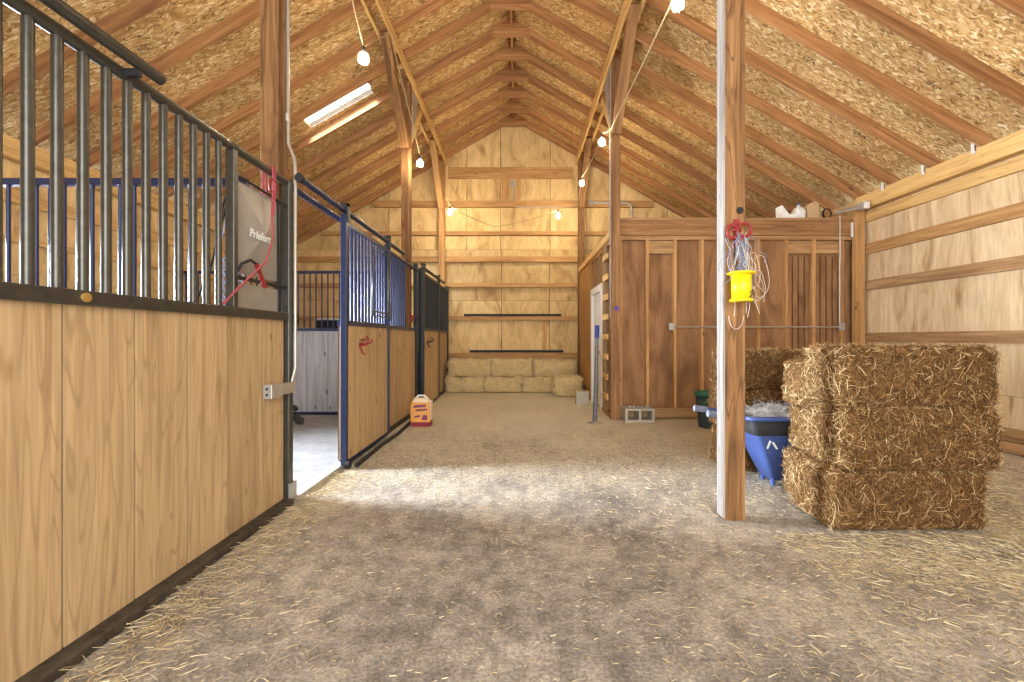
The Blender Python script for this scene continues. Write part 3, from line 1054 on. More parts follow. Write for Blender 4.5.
def sliding_door(y0, y1, metal, label, hookmat, feed):
    t = thing('stall_door', (XD, (y0 + y1) / 2, 0.03), label, 'stall door', 'sliding stall doors')
    planks(y0 + .05, y1 - .03, 0.27, 0.06, 1.375, XD + 0.012, 0.035, first=y0 + 0.75 if not feed else y0 + .05 + .3).build('plank_panel', ['plank', 'dark'], t)
    mb = MB()
    mb.box(XD - .025, XD + .03, y0, y0 + .05, 0.04, 2.43)
    mb.box(XD - .025, XD + .03, y1 - .05, y1, 0.04, 2.43)
    mb.box(XD - .022, XD + .022, y0 + .05, y1 - .05, 2.33, 2.38)
    mb.box(XD - .03, XD + .025, y0 + .05, y1 - .05, 1.37, 1.42)
    mb.box(XD - .03, XD + .018, y0 + .05, y1 - .05, 0.03, 0.07)
    mb.build('frame', metal, t, bevel=0.003)
    nb = int((y1 - y0 - .1) / 0.098)
    bars_y(t, [y0 + .1 + 0.098 * i for i in range(nb)], 1.42, 2.33, XD, 0.0125, metal)
    for y in (y0 + .03, y1 - .03):
        mb = MB()
        mb.box(XD + .031, XD + .045, y - .028, y + .028, 2.36, 2.53)
        mb.box(XD - .03, XD + .045, y - .028, y + .028, 2.505, 2.535)
        mb.build('hanger', 'black_steel', t)
    mb = MB()
    mb.tube([(XD + 0.02, y0 + .02, 0.045), (XD + .06, y0 + .02, 0.045)], 0.04, 14)
    mb.build('guide_wheel', 'rubber', t)
    if feed:
        mb = MB()
        a, b, c, d = y0 + .72, y1 - .08, 1.50, 2.27
        mb.tube([(XD + .035, a, c), (XD + .035, b, c), (XD + .035, b, d), (XD + .035, a, d)], 0.012, 8, closed=True)
        mb.tube([(XD + .035, a, c + .05), (XD + .035, b, c + .05)], 0.010, 8)
        mb.build('feed_hatch', 'steel', t)
        mb = MB()
        mb.tube([(XD + .03, b, 1.42), (XD + .07, b, 1.50), (XD + .07, b, 1.66), (XD + .03, b + .02, 1.70)], 0.01, 8)
        mb.build('pull_handle', metal, t)
    # bridle hook
    yk = y0 + .42 if feed else y0 + .36
    mb = MB()
    xk = XD + .016
    mb.box(xk - .003, xk + .004, yk - .05, yk + .05, 1.16, 1.20)
    mb.tube([(xk + .004, yk + .05, 1.19), (xk + .09, yk + .06, 1.20), (xk + .10, yk + .06, 1.24)], 0.008, 8)
    mb.tube([(xk + .004, yk - .05, 1.17), (xk + .08, yk - .05, 1.18), (xk + .10, yk - .05, 1.24), (xk + .07, yk - .04, 1.27)], 0.009, 8)
    mb.tube([(xk + .004, yk - .03, 1.16), (xk + .03, yk - .04, 1.10), (xk + .05, yk - .02, 1.08)], 0.010, 8)
    mb.tube([(xk + .02, yk - .04, 1.235), (xk + .02, yk + .14, 1.235)], 0.008, 8)
    mb.build('bridle_hook', hookmat, t)['label'] = 'red bridle hook' if feed else 'dark bridle hook'
    return t


sliding_door(4.13, 5.52, 'navy', 'slid open stall door with navy bars and a red hook on its planks', 'red', True)

# --- third stall
s3 = thing('horse_stall', (XS, 9.0, 0), 'far stall with black bars ending at the back wall', 'stall', 'horse stalls')
planks(7.72, 10.47, 0.30, 0.045, 1.38, XS, 0.035).build('plank_panel', ['plank', 'dark'], s3)
mb = MB()
mb.box(XS - 0.05, XS + 0.02, 7.66, 10.5, 1.37, 1.42)
mb.build('ledge_rail', 'black_steel', s3)
mb = MB()
mb.tube([(XS, 7.36, 2.40), (XS, 10.52, 2.40)], 0.027, 12)
mb.build('top_rail', 'black_steel', s3)
bars_y(s3, [7.8 + 0.1 * i for i in range(27)], 1.42, 2.40, XS, 0.014, 'black_steel')
mb = MB()
mb.tube([(XD, 7.50, 2.47), (XD, 9.6, 2.47)], 0.027, 12)
mb.build('door_track', 'black_steel', s3)
mb = MB()
mb.box(XS - .03, XS + .03, 10.48, 10.55, 0.0, 2.5)
mb.build('end_post', 'black_steel', s3)
mb = MB()
mb.box(XS - .03, XS + .03, 7.64, 7.70, 0.0, 2.48)
mb.build('end_post', 'black_steel', s3)
mb = MB()
mb.box(XS - .03, XS + .045, 7.45, 10.5, 0.0, 0.04)
mb.build('kick_curb', 'curb', s3)
sliding_door(7.48, 8.95, 'black_steel', 'closed stall door with black bars and a dark hook near the back wall', 'black_steel', False)


# --- dividers between stalls
def divider(y, label, boardmat, label_board):
    t = thing('stall_divider', (-3.7, y, 0), label, 'stall divider', 'stall dividers')
    mb = MB()
    x = -5.48
    while x < -1.99:
        x2 = min(x + 0.34, -1.97)
        mb.box(x + .005, x2 - .005, y - .02, y + .02, 0.06, 1.36)
        x = x2
    mb.box(-5.48, -1.97, y + .02, y + .024, 0.06, 1.36, 0.5, 1)
    mb.build('plank_panel', [boardmat, 'dark'], t)['label'] = label_board
    mb = MB()
    mb.box(-5.5, -1.96, y - .03, y + .03, 1.36, 1.41)
    mb.box(-5.5, -1.96, y - .03, y + .03, 0.012, 0.06)
    mb.build('ledge_rail', 'navy', t)
    mb = MB()
    mb.box(-5.5, -1.86 if y < 4 else -1.96, y - .022, y + .022, 2.29, 2.335)
    mb.build('top_rail', 'navy', t)
    k = 0
    x = -2.06
    while x > -5.45:
        mb = MB()
        mb.tube([(x, y, 1.41), (x, y, 2.30)], 0.0125, 8)
        mb.build('bar', 'navy', t)
        x -= 0.0955
    return t


divider(2.97, 'navy barred divider seen through the near stall bars', 'white_plank', 'whitewashed planks')
divider(7.04, 'navy barred divider with whitewashed planks seen through the open stall doorway', 'white_plank', 'whitewashed planks')

# feed tub and hay net
ft = thing('feed_tub', (-3.35, 7.75, 1.15), 'white rimmed black tub seen through the bars above whitewashed planks', 'tub')
mb = MB()
mb.lathe([(0.0, 0.02), (0.20, 0.02), (0.27, 0.42), (0.25, 0.42), (0.19, 0.05), (0.0, 0.05)], (-3.35, 7.75, 1.15), 24)
mb.build('tub_body', 'rubber', ft)
mb = MB()
mb.tube([(-3.35 + .27 * math.cos(a), 7.75 + .27 * math.sin(a), 1.575) for a in np.linspace(0, 2 * math.pi, 25)[:-1]], 0.02, 8, closed=True)
mb.build('rim', 'white', ft)
st = thing('tub_stand', (-3.35, 7.75, 0), 'dark stand under the white rimmed tub behind the stall bars', 'stand')
mb = MB()
for dx, dy in ((-.17, -.17), (.17, -.17), (.17, .17), (-.17, .17)):
    mb.bar((-3.35 + dx, 7.75 + dy, 0), (-3.35 + dx, 7.75 + dy, 1.12), 0.04, 0.04)
mb.box(-3.56, -3.14, 7.54, 7.96, 1.12, 1.165)
mb.build('stand_frame', 'old_z', st)
mb = MB()
nx, nz = 5, 7
xn0, xn1, zn0, zn1 = -2.03, -1.86, 1.43, 1.80
for i in range(-nz, nx + nz):
    for sgn in (1, -1):
        pts = []
        for j in range(15):
            u = j / 14
            x = xn0 + (xn1 - xn0) * (i / nx + sgn * (u - .5) * 1.4)
            z = zn0 + (zn1 - zn0) * u
            if xn0 <= x <= xn1:
                bul = 0.05 * math.sin(math.pi * (x - xn0) / (xn1 - xn0)) * math.sin(math.pi * u)
                pts.append((x, 2.93 - bul, z))
        if len(pts) > 2:
            mb.tube(pts, 0.0045, 5)
mb.tube([(xn0, 2.93, zn1), (-1.95, 2.94, 2.28), (xn1, 2.93, zn1)], 0.004, 5)
tag(mb.build('hay_net', 'net_rope', origin=(-1.95, 2.93, 1.43)), 'white rope hay net hung on the navy divider in the near stall', 'hay net')

# ================================================================== BALES
def bale(x0, x1, y0, y1, z0, z1, label, group, n_st, pale=False, seed=0, rough=1.0):
    rs = np.random.default_rng(seed)
    mb = MB()
    c = np.array([(x0 + x1) / 2, (y0 + y1) / 2, (z0 + z1) / 2])
    h = np.array([(x1 - x0) / 2, (y1 - y0) / 2, (z1 - z0) / 2])
    off = Vector((seed * 3.1, seed * 1.7, seed * .9))

    def disp(p):
        q = Vector(p)
        k = 0.022 * mnoise.noise(q * 5 + off) + 0.014 * mnoise.noise(q * 14 + off) + 0.008 * mnoise.noise(q * 37 + off)
        return k * rough

    def shape(u):
        """point of the unit cube surface -> rounded, lumpy bale surface"""
        u = np.array(u, float)
        r = 0.075 if pale else 0.042
        p = u * h
        q = np.clip(p, -(h - r), h - r)
        d = p - q
        l = np.linalg.norm(d)
        nrm = d / l if l > 1e-9 else u
        p = q + nrm * min(l, r)
        w = c + p
        k = disp(w)
        if u[2] < -0.98:
            k = min(k, 0) * 0.3
        else:
            k *= min(1.0, (p[2] + h[2]) / 0.04) if p[2] < -h[2] + .04 else 1.0
        w = w + nrm * k
        w[2] = max(w[2], z0)
        return w, nrm
    # grid over the six faces
    step = 0.035
    for ax in range(3):
        a1, a2 = (ax + 1) % 3, (ax + 2) % 3
        n1, n2 = max(4, int(2 * h[a1] / step)), max(4, int(2 * h[a2] / step))
        for sgn in (-1, 1):
            vs, fs = [], []
            for i in range(n1 + 1):
                for j in range(n2 + 1):
                    u = [0, 0, 0]
                    u[ax], u[a1], u[a2] = sgn, -1 + 2 * i / n1, -1 + 2 * j / n2
                    vs.append(shape(u)[0])
            for i in range(n1):
                for j in range(n2):
                    q = (i * (n2 + 1) + j, (i + 1) * (n2 + 1) + j, (i + 1) * (n2 + 1) + j + 1, i * (n2 + 1) + j + 1)
                    fs.append(q if sgn > 0 else q[::-1])
            mb.poly(vs, fs, 0.5, 0, True)
    # stems over the five free faces
    A = {0: h[1] * h[2], 1: h[0] * h[2], 2: h[0] * h[1]}
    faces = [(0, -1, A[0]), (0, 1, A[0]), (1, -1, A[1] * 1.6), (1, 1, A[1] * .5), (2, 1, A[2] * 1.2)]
    pr = np.array([f[2] for f in faces])
    ch = rs.choice(5, n_st, p=pr / pr.sum())
    P, D = [], []
    for k in ch:
        ax, sgn, _ = faces[k]
        u = rs.uniform(-1, 1, 3)
        u[ax] = sgn
        p, nrm = shape(u)
        tdir = rs.normal(size=3)
        tdir -= nrm * tdir.dot(nrm)
        tdir /= np.linalg.norm(tdir) + 1e-9
        out = abs(rs.normal(0, 0.17)) * rough
        d = tdir + nrm * out
        d /= np.linalg.norm(d)
        P.append(p - nrm * 0.004 - d * 0.02)
        D.append(d)
    P, D = np.array(P), np.array(D)
    L = rs.uniform(0.03, 0.10, n_st)
    bad = P[:, 2] + D[:, 2] * L < z0 + 0.004
    D[bad, 2] = np.abs(D[bad, 2])
    T = np.clip(rs.beta(1.3, 1.6, n_st) + (0.35 if pale else 0.0) + np.array([0.0, 0.0, 0.0, 0.0, 0.12])[ch] + np.where(ch < 2, 0.28, 0.0), 0, 1)  # paler end-face stems imitate stall daylight in the colour; tops paler too
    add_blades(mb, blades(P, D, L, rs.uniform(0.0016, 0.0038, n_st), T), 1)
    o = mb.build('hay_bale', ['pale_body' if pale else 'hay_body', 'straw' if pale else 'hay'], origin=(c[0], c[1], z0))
    return tag(o, label, 'hay bale', group)


gf = 'bales in the big stack in front of the plywood side wall'
bale(2.02, 3.02, 2.80, 3.25, 0.0, 0.39, 'brown hay bale at the bottom of the big stack', gf, 19000, seed=1)
bale(2.08, 3.08, 2.78, 3.17, 0.39, 0.80, 'brown hay bale in the middle of the big stack', gf, 19000, seed=2)
bale(2.07, 3.07, 2.79, 3.17, 0.80, 1.185, 'brown hay bale on top of the big stack with a clean upper edge', gf, 19000, seed=3)
gm = 'bales packed behind the big stack'
bale(2.14, 3.10, 3.29, 3.55, 0.0, 0.37, 'hay bale on the floor behind the big stack beside the blue cart', gm, 6000, False, seed=4)
bale(2.18, 3.12, 3.20, 3.54, 0.37, 0.72, 'hay bale second from the floor just behind the big stack', gm, 6000, False, seed=5)
bale(2.14, 3.10, 3.21, 3.55, 0.72, 1.08, 'hay bale on top just behind the big stack, slightly lower', gm, 6000, False, seed=6)
gr = 'bales in the rear stack behind the blue cart'
bale(1.94, 2.93, 4.04, 4.46, 0.0, 0.38, 'dark hay bale at the bottom of the stack behind the blue cart', gr, 6000, seed=7, rough=1.3)
bale(1.93, 2.92, 4.03, 4.46, 0.38, 0.77, 'dark hay bale in the middle of the stack behind the blue cart', gr, 6000, seed=8, rough=1.3)
bale(1.95, 2.92, 4.03, 4.46, 0.77, 1.13, 'dark hay bale on top of the stack behind the blue cart', gr, 6000, seed=9, rough=1.3)
gb = 'pale bales along the back wall'
bale(-1.64, -0.68, 9.92, 10.36, 0.36, 0.74, 'pale bale on the upper row by the back wall, nearest the stalls', gb, 4200, True, 10, 3.2)
bale(-0.67, 0.28, 9.92, 10.36, 0.36, 0.75, 'pale bale in the middle of the upper row by the back wall', gb, 4200, True, 11, 2.6)
bale(0.30, 1.30, 9.92, 10.36, 0.36, 0.72, 'pale bale on the upper row by the back wall, nearest the white door', gb, 4200, True, 12, 2.6)
bale(-1.70, -0.80, 9.88, 10.36, 0.0, 0.36, 'pale bale on the floor by the back wall, nearest the stalls', gb, 4200, True, 13, 2.6)
bale(-0.79, 0.05, 9.88, 10.36, 0.0, 0.35, 'pale bale on the floor by the back wall, second from the stalls', gb, 4200, True, 14, 2.6)
bale(0.06, 0.86, 9.88, 10.36, 0.0, 0.36, 'pale bale on the floor by the back wall, third from the stalls', gb, 4200, True, 15, 2.6)
bale(0.74, 1.34, 9.18, 9.86, 0.0, 0.40, 'pale bale jutting forward on the floor beside the concrete block', gb, 4200, True, 16, 2.6)

# ================================================================== CART, CAN, BLOCKS
cart = thing('yard_cart', (2.38, 3.78, 0), 'blue tapered cart heaped with grey chaff between the hay stacks', 'cart')
CY0, CY1 = 3.58, 3.98
mb = MB()
# tub: long rim narrowing to a foot, seen from the side
rim = [(2.02, 0.50), (2.92, 0.50)]
foot = [(2.24, 0.06), (2.62, 0.06)]


def loft(mb, rings, mat=0, smooth=False, cap0=True, cap1=False):
    n_ = len(rings[0])
    v_ = [p for r in rings for p in r]
    f_ = []
    for i in range(len(rings) - 1):
        for j in range(n_):
            f_.append((i * n_ + j, i * n_ + (j + 1) % n_, (i + 1) * n_ + (j + 1) % n_, (i + 1) * n_ + j))
    if cap0:
        f_.append(tuple(range(n_))[::-1])
    if cap1:
        f_.append(tuple(range((len(rings) - 1) * n_, len(rings) * n_)))
    mb.poly(v_, f_, 0.5, mat, smooth)


def rect(x0, x1, y0, y1, z, r=0.04, k=4):
    pts = []
    for cx, cy, a0 in ((x1 - r, y1 - r, 0), (x0 + r, y1 - r, 90), (x0 + r, y0 + r, 180), (x1 - r, y0 + r, 270)):
        for i in range(k + 1):
            a = math.radians(a0 + 90 * i / k)
            pts.append((cx + r * math.cos(a), cy + r * math.sin(a), z))
    return pts


loft(mb, [rect(2.25, 2.55, CY0 + .10, CY1 - .08, 0.04), rect(2.16, 2.66, CY0 + .05, CY1 - .04, 0.22), rect(2.07, 2.80, CY0 + .02, CY1 - .02, 0.42),
          rect(2.05, 2.83, CY0 + .015, CY1 - .015, 0.44), rect(2.08, 2.80, CY0 + .03, CY1 - .03, 0.44), rect(2.25, 2.6, CY0 + .1, CY1 - .1, 0.07)], 0, True)
mb.poly(rect(2.25, 2.6, CY0 + .1, CY1 - .1, 0.07), [tuple(range(20))], 0.5, 0)
mb.build('tub', 'blue_plastic', cart)
mb = MB()
loft(mb, [rect(2.06, 2.82, CY0 + .012, CY1 - .012, 0.40), rect(2.01, 2.88, CY0 - .02, CY1 + .02, 0.525), rect(2.04, 2.85, CY0 + .01, CY1 - .01, 0.525), rect(2.08, 2.80, CY0 + .03, CY1 - .03, 0.42)], 0, True, False)  # dark band modelled where the rim only casts shade on the tub
mb.build('rim_shadow_band', 'rubber', cart)['label'] = 'black band standing in for the shadow below the rim'
mb = MB()
ring = rect(2.0, 2.89, CY0 - .025, CY1 + .025, 0.532)
mb.tube(ring, 0.018, 8, closed=True)
mb.build('lip', 'blue_plastic', cart)
mb = MB()
mb.tube([(2.02, CY0 + .06, 0.53), (1.85, CY0 + .06, 0.545), (1.70, CY0 + .06, 0.56)], 0.02, 10)
mb.tube([(2.02, CY1 - .06, 0.53), (1.85, CY1 - .06, 0.545), (1.70, CY1 - .06, 0.56)], 0.02, 10)
mb.build('handle', 'blue_plastic', cart)
mb = MB()
for y in (CY0 + .06, CY1 - .06):
    mb.tube([(1.80, y, 0.552), (1.69, y, 0.562)], 0.026, 12)
mb.build('grip', 'grey_twine', cart)
for y in (CY0 - .035, CY1 + .035):
    mb = MB()
    cxw, czw, rw = 2.70, 0.15, 0.15
    mb.tube([(cxw, y - .02, czw), (cxw, y + .02, czw)], rw, 24)
    mb.build('wheel', 'rubber', cart)
mb = MB()
mb.tube([(2.27, CY0 + .12, 0.06), (2.27, CY0 + .12, 0.0)], 0.02, 8)
mb.build('foot', 'blue_plastic', cart)
mb = MB()
mb.tube([(2.27, CY1 - .12, 0.06), (2.27, CY1 - .12, 0.0)], 0.02, 8)
mb.build('foot', 'blue_plastic', cart)
# white arrow triangle mark on the side of the tub
mb = MB()


def tubside(x, z):
    t_ = (z - 0.04) / (0.42 - 0.04)
    return CY0 + .10 + (0.02 - 0.10) * t_ - 0.006


tri = [(2.17, 0.28), (2.28, 0.27), (2.20, 0.37)]
for i in range(3):
    a, b = tri[i], tri[(i + 1) % 3]
    a2 = (a[0] + (b[0] - a[0]) * .10, a[1] + (b[1] - a[1]) * .10)
    b2 = (a[0] + (b[0] - a[0]) * .78, a[1] + (b[1] - a[1]) * .78)
    mb.bar((a2[0], tubside(*a2), a2[1]), (b2[0], tubside(*b2), b2[1]), 0.016, 0.003, (0, 0, 1) if abs(a2[1] - b2[1]) < .05 else (1, 0, 0))
mb.build('triangle_mark', 'white', cart)['label'] = 'white triangle of arrows'
# chaff heap
mb = MB()
nx, ny = 26, 14
vs = []
for i in range(nx + 1):
    for j in range(ny + 1):
        u, w = i / nx, j / ny
        x = 2.06 + 0.78 * u
        y = CY0 + .02 + (CY1 - CY0 - .04) * w
        e = min(1, 5 * u, 5 * (1 - u), 4 * w, 4 * (1 - w))
        zz = 0.50 + 0.10 * e * (0.55 + 0.45 * math.sin(math.pi * min(1, u * 1.2))) + 0.03 * mnoise.noise(Vector((x * 9, y * 9, 3)))
        vs.append((x, y, max(0.47, zz)))
fs = [(i * (ny + 1) + j, (i + 1) * (ny + 1) + j, (i + 1) * (ny + 1) + j + 1, i * (ny + 1) + j + 1) for i in range(nx) for j in range(ny)]
mb.poly(vs, fs, 0.5, 0, True)
base = rect(2.06, 2.84, CY0 + .02, CY1 - .02, 0.44, 0.03)
nst = 700
P = np.stack([RNG.uniform(2.08, 2.8, nst), RNG.uniform(CY0 + .03, CY1 - .03, nst), np.zeros(nst)], 1)
P[:, 2] = [0.55 + 0.05 * math.sin(math.pi * (p[0] - 2.06) / .78) for p in P]
D = RNG.normal(size=(nst, 3)) * np.array([1, 1, .35])
D /= np.linalg.norm(D, axis=1)[:, None]
add_blades(mb, blades(P, D, RNG.uniform(.03, .09, nst), RNG.uniform(.002, .004, nst), RNG.uniform(0.2, .8, nst)), 0)
tag(mb.build('chaff_heap', 'grey_hay', origin=(2.45, 3.78, 0.47)), 'heap of grey chaff filling the blue cart', 'chaff', kind='stuff')

for o in [cart] + [o for o in COL.objects if o.name == 'chaff_heap']:
    o.location.x -= 0.12
    o.location.z *= 1.1
    o.scale = (1, 1, 1.1)

can = thing('trash_can', (2.66, 6.1, 0), 'dark plastic can with a green rim by the framed room wall', 'trash can')
mb = MB()
mb.lathe([(0.0, 0.0), (0.145, 0.0), (0.15, 0.02), (0.185, 0.44), (0.178, 0.44), (0.14, 0.03), (0.0, 0.03)], (2.66, 6.1, 0), 28)
mb.build('can_body', 'can_plastic', can)
mb = MB()
mb.lathe([(0.183, 0.435), (0.20, 0.44), (0.204, 0.46), (0.205, 0.49), (0.19, 0.50), (0.175, 0.44)], (2.66, 6.1, 0), 28)
mb.build('rim', 'green_plastic', can)
mb = MB()
mb.tube([(2.49, 6.02, 0.42), (2.46, 5.98, 0.38), (2.50, 5.90, 0.36), (2.56, 5.92, 0.42)], 0.012, 8)
mb.build('handle', 'green_plastic', can)


def block(name, x0, x1, y0, y1, z0, z1, label, holes=True):
    mb = MB()
    if holes:
        # two cells running front to back
        t_ = 0.034
        w = (x1 - x0 - 3 * t_) / 2
        mb.box(x0, x1, y0, y1, z0, z0 + t_, 0.5)
        mb.box(x0, x1, y0, y1, z1 - t_, z1, 0.5)
        for i in range(3):
            xa = x0 + i * (w + t_)
            mb.box(xa, xa + t_, y0, y1, z0 + t_, z1 - t_, 0.5)
    else:
        mb.box(x0, x1, y0, y1, z0, z1, 0.5)
        mb.box(x0 + .03, x1 - .03, y0 + .03, y1 - .03, z1, z1 + 0.001, 0.5)
    o = mb.build(name, 'concrete', origin=((x0 + x1) / 2, (y0 + y1) / 2, z0))
    return tag(o, label, 'concrete block', 'concrete blocks')


block('concrete_block', 1.56, 1.99, 6.43, 6.685, 0, 0.205, 'concrete block with two open cells beside the ladder post')
block('concrete_block', 1.05, 1.28, 8.10, 8.30, 0, 0.25, 'plain pale concrete block beside the white door and the far bales', False)
# little rubble and dirt on the near block
mb = MB()
for i in range(5):
    a = random.uniform(0.02, 0.04)
    x = 1.65 + 0.065 * i
    mb.lathe([(0.0, 0.0), (a, 0.0), (a * .9, a * .5), (a * .4, a * .8), (0.0, a * .85)], (x, 6.55, 0.205), 7)
tag(mb.build('dirt_clods', 'sand', origin=(1.8, 6.55, 0.205)), 'crumbs of dirt on top of the two celled concrete block', 'dirt', kind='stuff')

# steel stake
sk = thing('steel_stake', (1.10, 6.40, 0), 'leaning grey steel pipe with a blue sleeve standing in front of the white door', 'pipe')
mb = MB()
mb.tube([(1.10, 6.40, 0.0), (1.112, 6.40, 0.4), (1.125, 6.40, 0.9), (1.13, 6.40, 1.26)], [0.036, 0.034, 0.028, 0.024], 10)
mb.build('pipe', 'grey_pipe', sk)
mb = MB()
mb.tube([(1.13, 6.40, 1.25), (1.135, 6.40, 1.44)], 0.032, 12)
mb.build('sleeve', 'blue_cap', sk)['label'] = 'blue sleeve'
mb = MB()
mb.lathe([(0.0, 0.03), (0.04, 0.025), (0.09, 0.008), (0.12, 0.0)], (1.10, 6.40, 0), 14)
mb.build('base_mound', 'dirt', sk)

# ladder on the aisle wall
ld = thing('ladder', (1.37, 6.98, 0), 'wooden ladder of short rungs fixed beside the corner post near the white door', 'ladder')
mb = MB()
mb.box(1.378, 1.418, 7.10, 7.14, 0.07, 2.78)
mb.build('stile', 'old_z', ld)
for i in range(8):
    z = 0.28 + 0.315 * i
    mb = MB()
    mb.box(1.355, 1.377, 6.775, 7.16, z, z + 0.09)
    mb.build('rung', 'pine_y', ld)

# feed bag
fb = thing('feed_bag', (-1.40, 6.18, 0), 'orange and white paper feed bag on the floor by the stall doors', 'bag')
X0, X1, Y0, Y1 = -1.54, -1.27, 6.10, 6.30
mb = MB()


def bagring(z, k, dx=0.0):
    return rect(X0 + k + dx, X1 - k + dx, Y0 + k * .7, Y1 - k * .7, z, 0.03, 3)


loft(mb, [bagring(0.0, 0.01), bagring(0.03, 0.0), bagring(0.22, -0.008), bagring(0.31, 0.0), bagring(0.35, 0.01)], 0, True, True, False)
bgo = mb.build('bag_body', 'bag_orange', fb)
mb = MB()
loft(mb, [bagring(0.345, 0.008), bagring(0.37, 0.03), [(p[0], 6.2 + (p[1] - 6.2) * .25, p[2]) for p in bagring(0.40, 0.03)]], 0, True, False, True)
mb.box(X1 - .001, X1 + .011, Y0 + .03, Y1 - .03, 0.09, 0.36)
mb.build('bag_top', 'bag_white', fb)
mb = MB()
mb.box(X0 + .01, X1 + .004, Y0 - .006, Y0 + .0, 0.01, 0.07)
mb.box(X1 + .0, X1 + .006, Y0 + .02, Y1 - .02, 0.01, 0.07)
mb.build('bag_stripe', 'bag_red', fb)
mb = MB()
for x0_, x1_, za, zb_ in ((-1.50, -1.32, 0.27, 0.31), (-1.47, -1.30, 0.22, 0.25), (-1.49, -1.40, 0.13, 0.16)):
    mb.prism([(x0_, za), (x1_, za + .015), (x1_, zb_ + .01), (x0_ + .02, zb_)], 'y', Y0 - .010, Y0 - .002)
mb.prism([(-1.38, 0.10), (-1.30, 0.10), (-1.30, 0.17), (-1.36, 0.17)], 'y', Y0 - .010, Y0 - .002)
mb.build('bag_print', 'bag_purple', fb)
mb = MB()
mb.tube([(-1.49, 6.2, 0.39), (-1.45, 6.2, 0.43), (-1.36, 6.2, 0.43), (-1.32, 6.2, 0.39)], 0.012, 8)
mb.build('carry_handle', 'white', fb)

# ================================================================== HOOK, TWINE, YELLOW TRAP
hk = thing('bridle_hook', (1.47, 2.965, 2.03), 'red metal bridle hook screwed high on the near bare post', 'hook')
mb = MB()
mb.box(1.455, 1.495, 2.962, 2.969, 1.88, 2.06)
mb.build('back_plate', 'red', hk)
mb = MB()
cx, cz = 1.47, 1.965
arc = [(1.47 - .005 + .085 * math.cos(a), 2.93, 1.975 + .05 * math.sin(a)) for a in np.linspace(math.radians(-20), math.radians(200), 16)]
mb.tube([(1.50, 2.96, 1.985)] + [(1.505 + .045 * math.cos(a), 2.92, 1.975 + .045 * math.sin(a)) for a in np.linspace(math.radians(160), math.radians(-190), 22)], 0.010, 8)
mb.tube([(1.45, 2.96, 1.985)] + [(1.425 + .035 * math.cos(a), 2.92, 1.965 + .045 * math.sin(a)) for a in np.linspace(math.radians(20), math.radians(330), 18)], 0.010, 8)
mb.tube([(1.47, 2.96, 1.90), (1.47, 2.90, 1.88), (1.47, 2.87, 1.93)], 0.009, 8)
mb.build('hook_arm', 'red', hk)
tw = thing('twine_bundle', (1.475, 2.9, 1.46), 'tangled grey and white baling twine hanging from the red hook', 'twine')
rs = np.random.default_rng(5)
for col, nn, nm in (('grey_twine', 26, 'grey_strand'), ('twine', 14, 'white_strand')):
    mb = MB()
    for i in range(nn):
        x = 1.48 + rs.normal(0, .035)
        z1 = 1.93 + rs.uniform(-.03, .02)
        ln = rs.uniform(0.15, 0.42) if col == 'grey_twine' else rs.uniform(0.2, 0.52)
        ex = x + rs.normal(0.0, .05) + (0.05 if col == 'twine' else 0)
        y = 2.92 + rs.uniform(-.05, .02)
        pts = []
        for j in range(8):
            u = j / 7
            pts.append((x + (ex - x) * u + rs.normal(0, .012), y + rs.normal(0, .006), z1 - ln * u))
        mb.tube(pts, 0.0014 if col == 'twine' else 0.0022, 4)
    if col == 'twine':
        for px, pz, rx, rz in ((1.60, 1.66, .06, .14), (1.585, 1.60, .05, .10), (1.55, 1.70, .05, .12)):
            mb.tube([(px + rx * math.cos(a), 2.90 + .01 * math.sin(3 * a), pz + rz * math.sin(a)) for a in np.linspace(-2.0, 2.2, 16)], 0.0016, 5)
        mb.tube([(1.465 + .05 * math.cos(a), 2.95, 1.40 + .09 * math.sin(a)) for a in np.linspace(math.pi, 2 * math.pi, 14)], 0.002, 5)
    mb.build(nm, col, tw)
ft_ = thing('fly_trap', (1.465, 2.86, 1.48), 'yellow plastic fly trap hanging on the near bare post below the twine', 'fly trap')
mb = MB()
Z0, Z1 = 1.50, 1.675
prof = [(0.0, Z0), (0.064, Z0), (0.064, Z1), (0.0, Z1)]
mb.lathe([(0.0, 0.0), (0.060, 0.0), (0.062, Z1 - Z0), (0.0, Z1 - Z0)], (1.465, 2.88, Z0), 24)
mb.build('trap_body', 'yellow', ft_)
mb = MB()
mb.lathe([(0.0, -.008), (0.072, -.008), (0.074, .004), (0.062, .010)], (1.465, 2.88, Z0), 24)
mb.lathe([(0.060, -.006), (0.085, -.002), (0.088, .006), (0.07, .014), (0.0, .016)], (1.465, 2.88, Z1), 24)
mb.build('trap_lids', 'yellow', ft_)
mb = MB()
mb.tube([(1.41, 2.88, Z1 + .01), (1.44, 2.89, 1.80), (1.475, 2.90, 1.91), (1.50, 2.89, 1.80), (1.52, 2.88, Z1 + .01)], 0.0025, 5)
mb.build('hanger', 'twine', ft_)
mb = MB()
for dx, dz in ((.035, .05), (.04, .03), (.03, .018)):
    yv = 2.88 - math.sqrt(max(0, .0615 ** 2 - dx ** 2))
    mb.tube([(1.465 + dx, yv - .003, Z0 + dz), (1.465 + dx, yv + .004, Z0 + dz)], 0.006, 6)
mb.build('fly_specks', 'rubber', ft_)
# dark bolt head and stains high on the near post are left in the timber

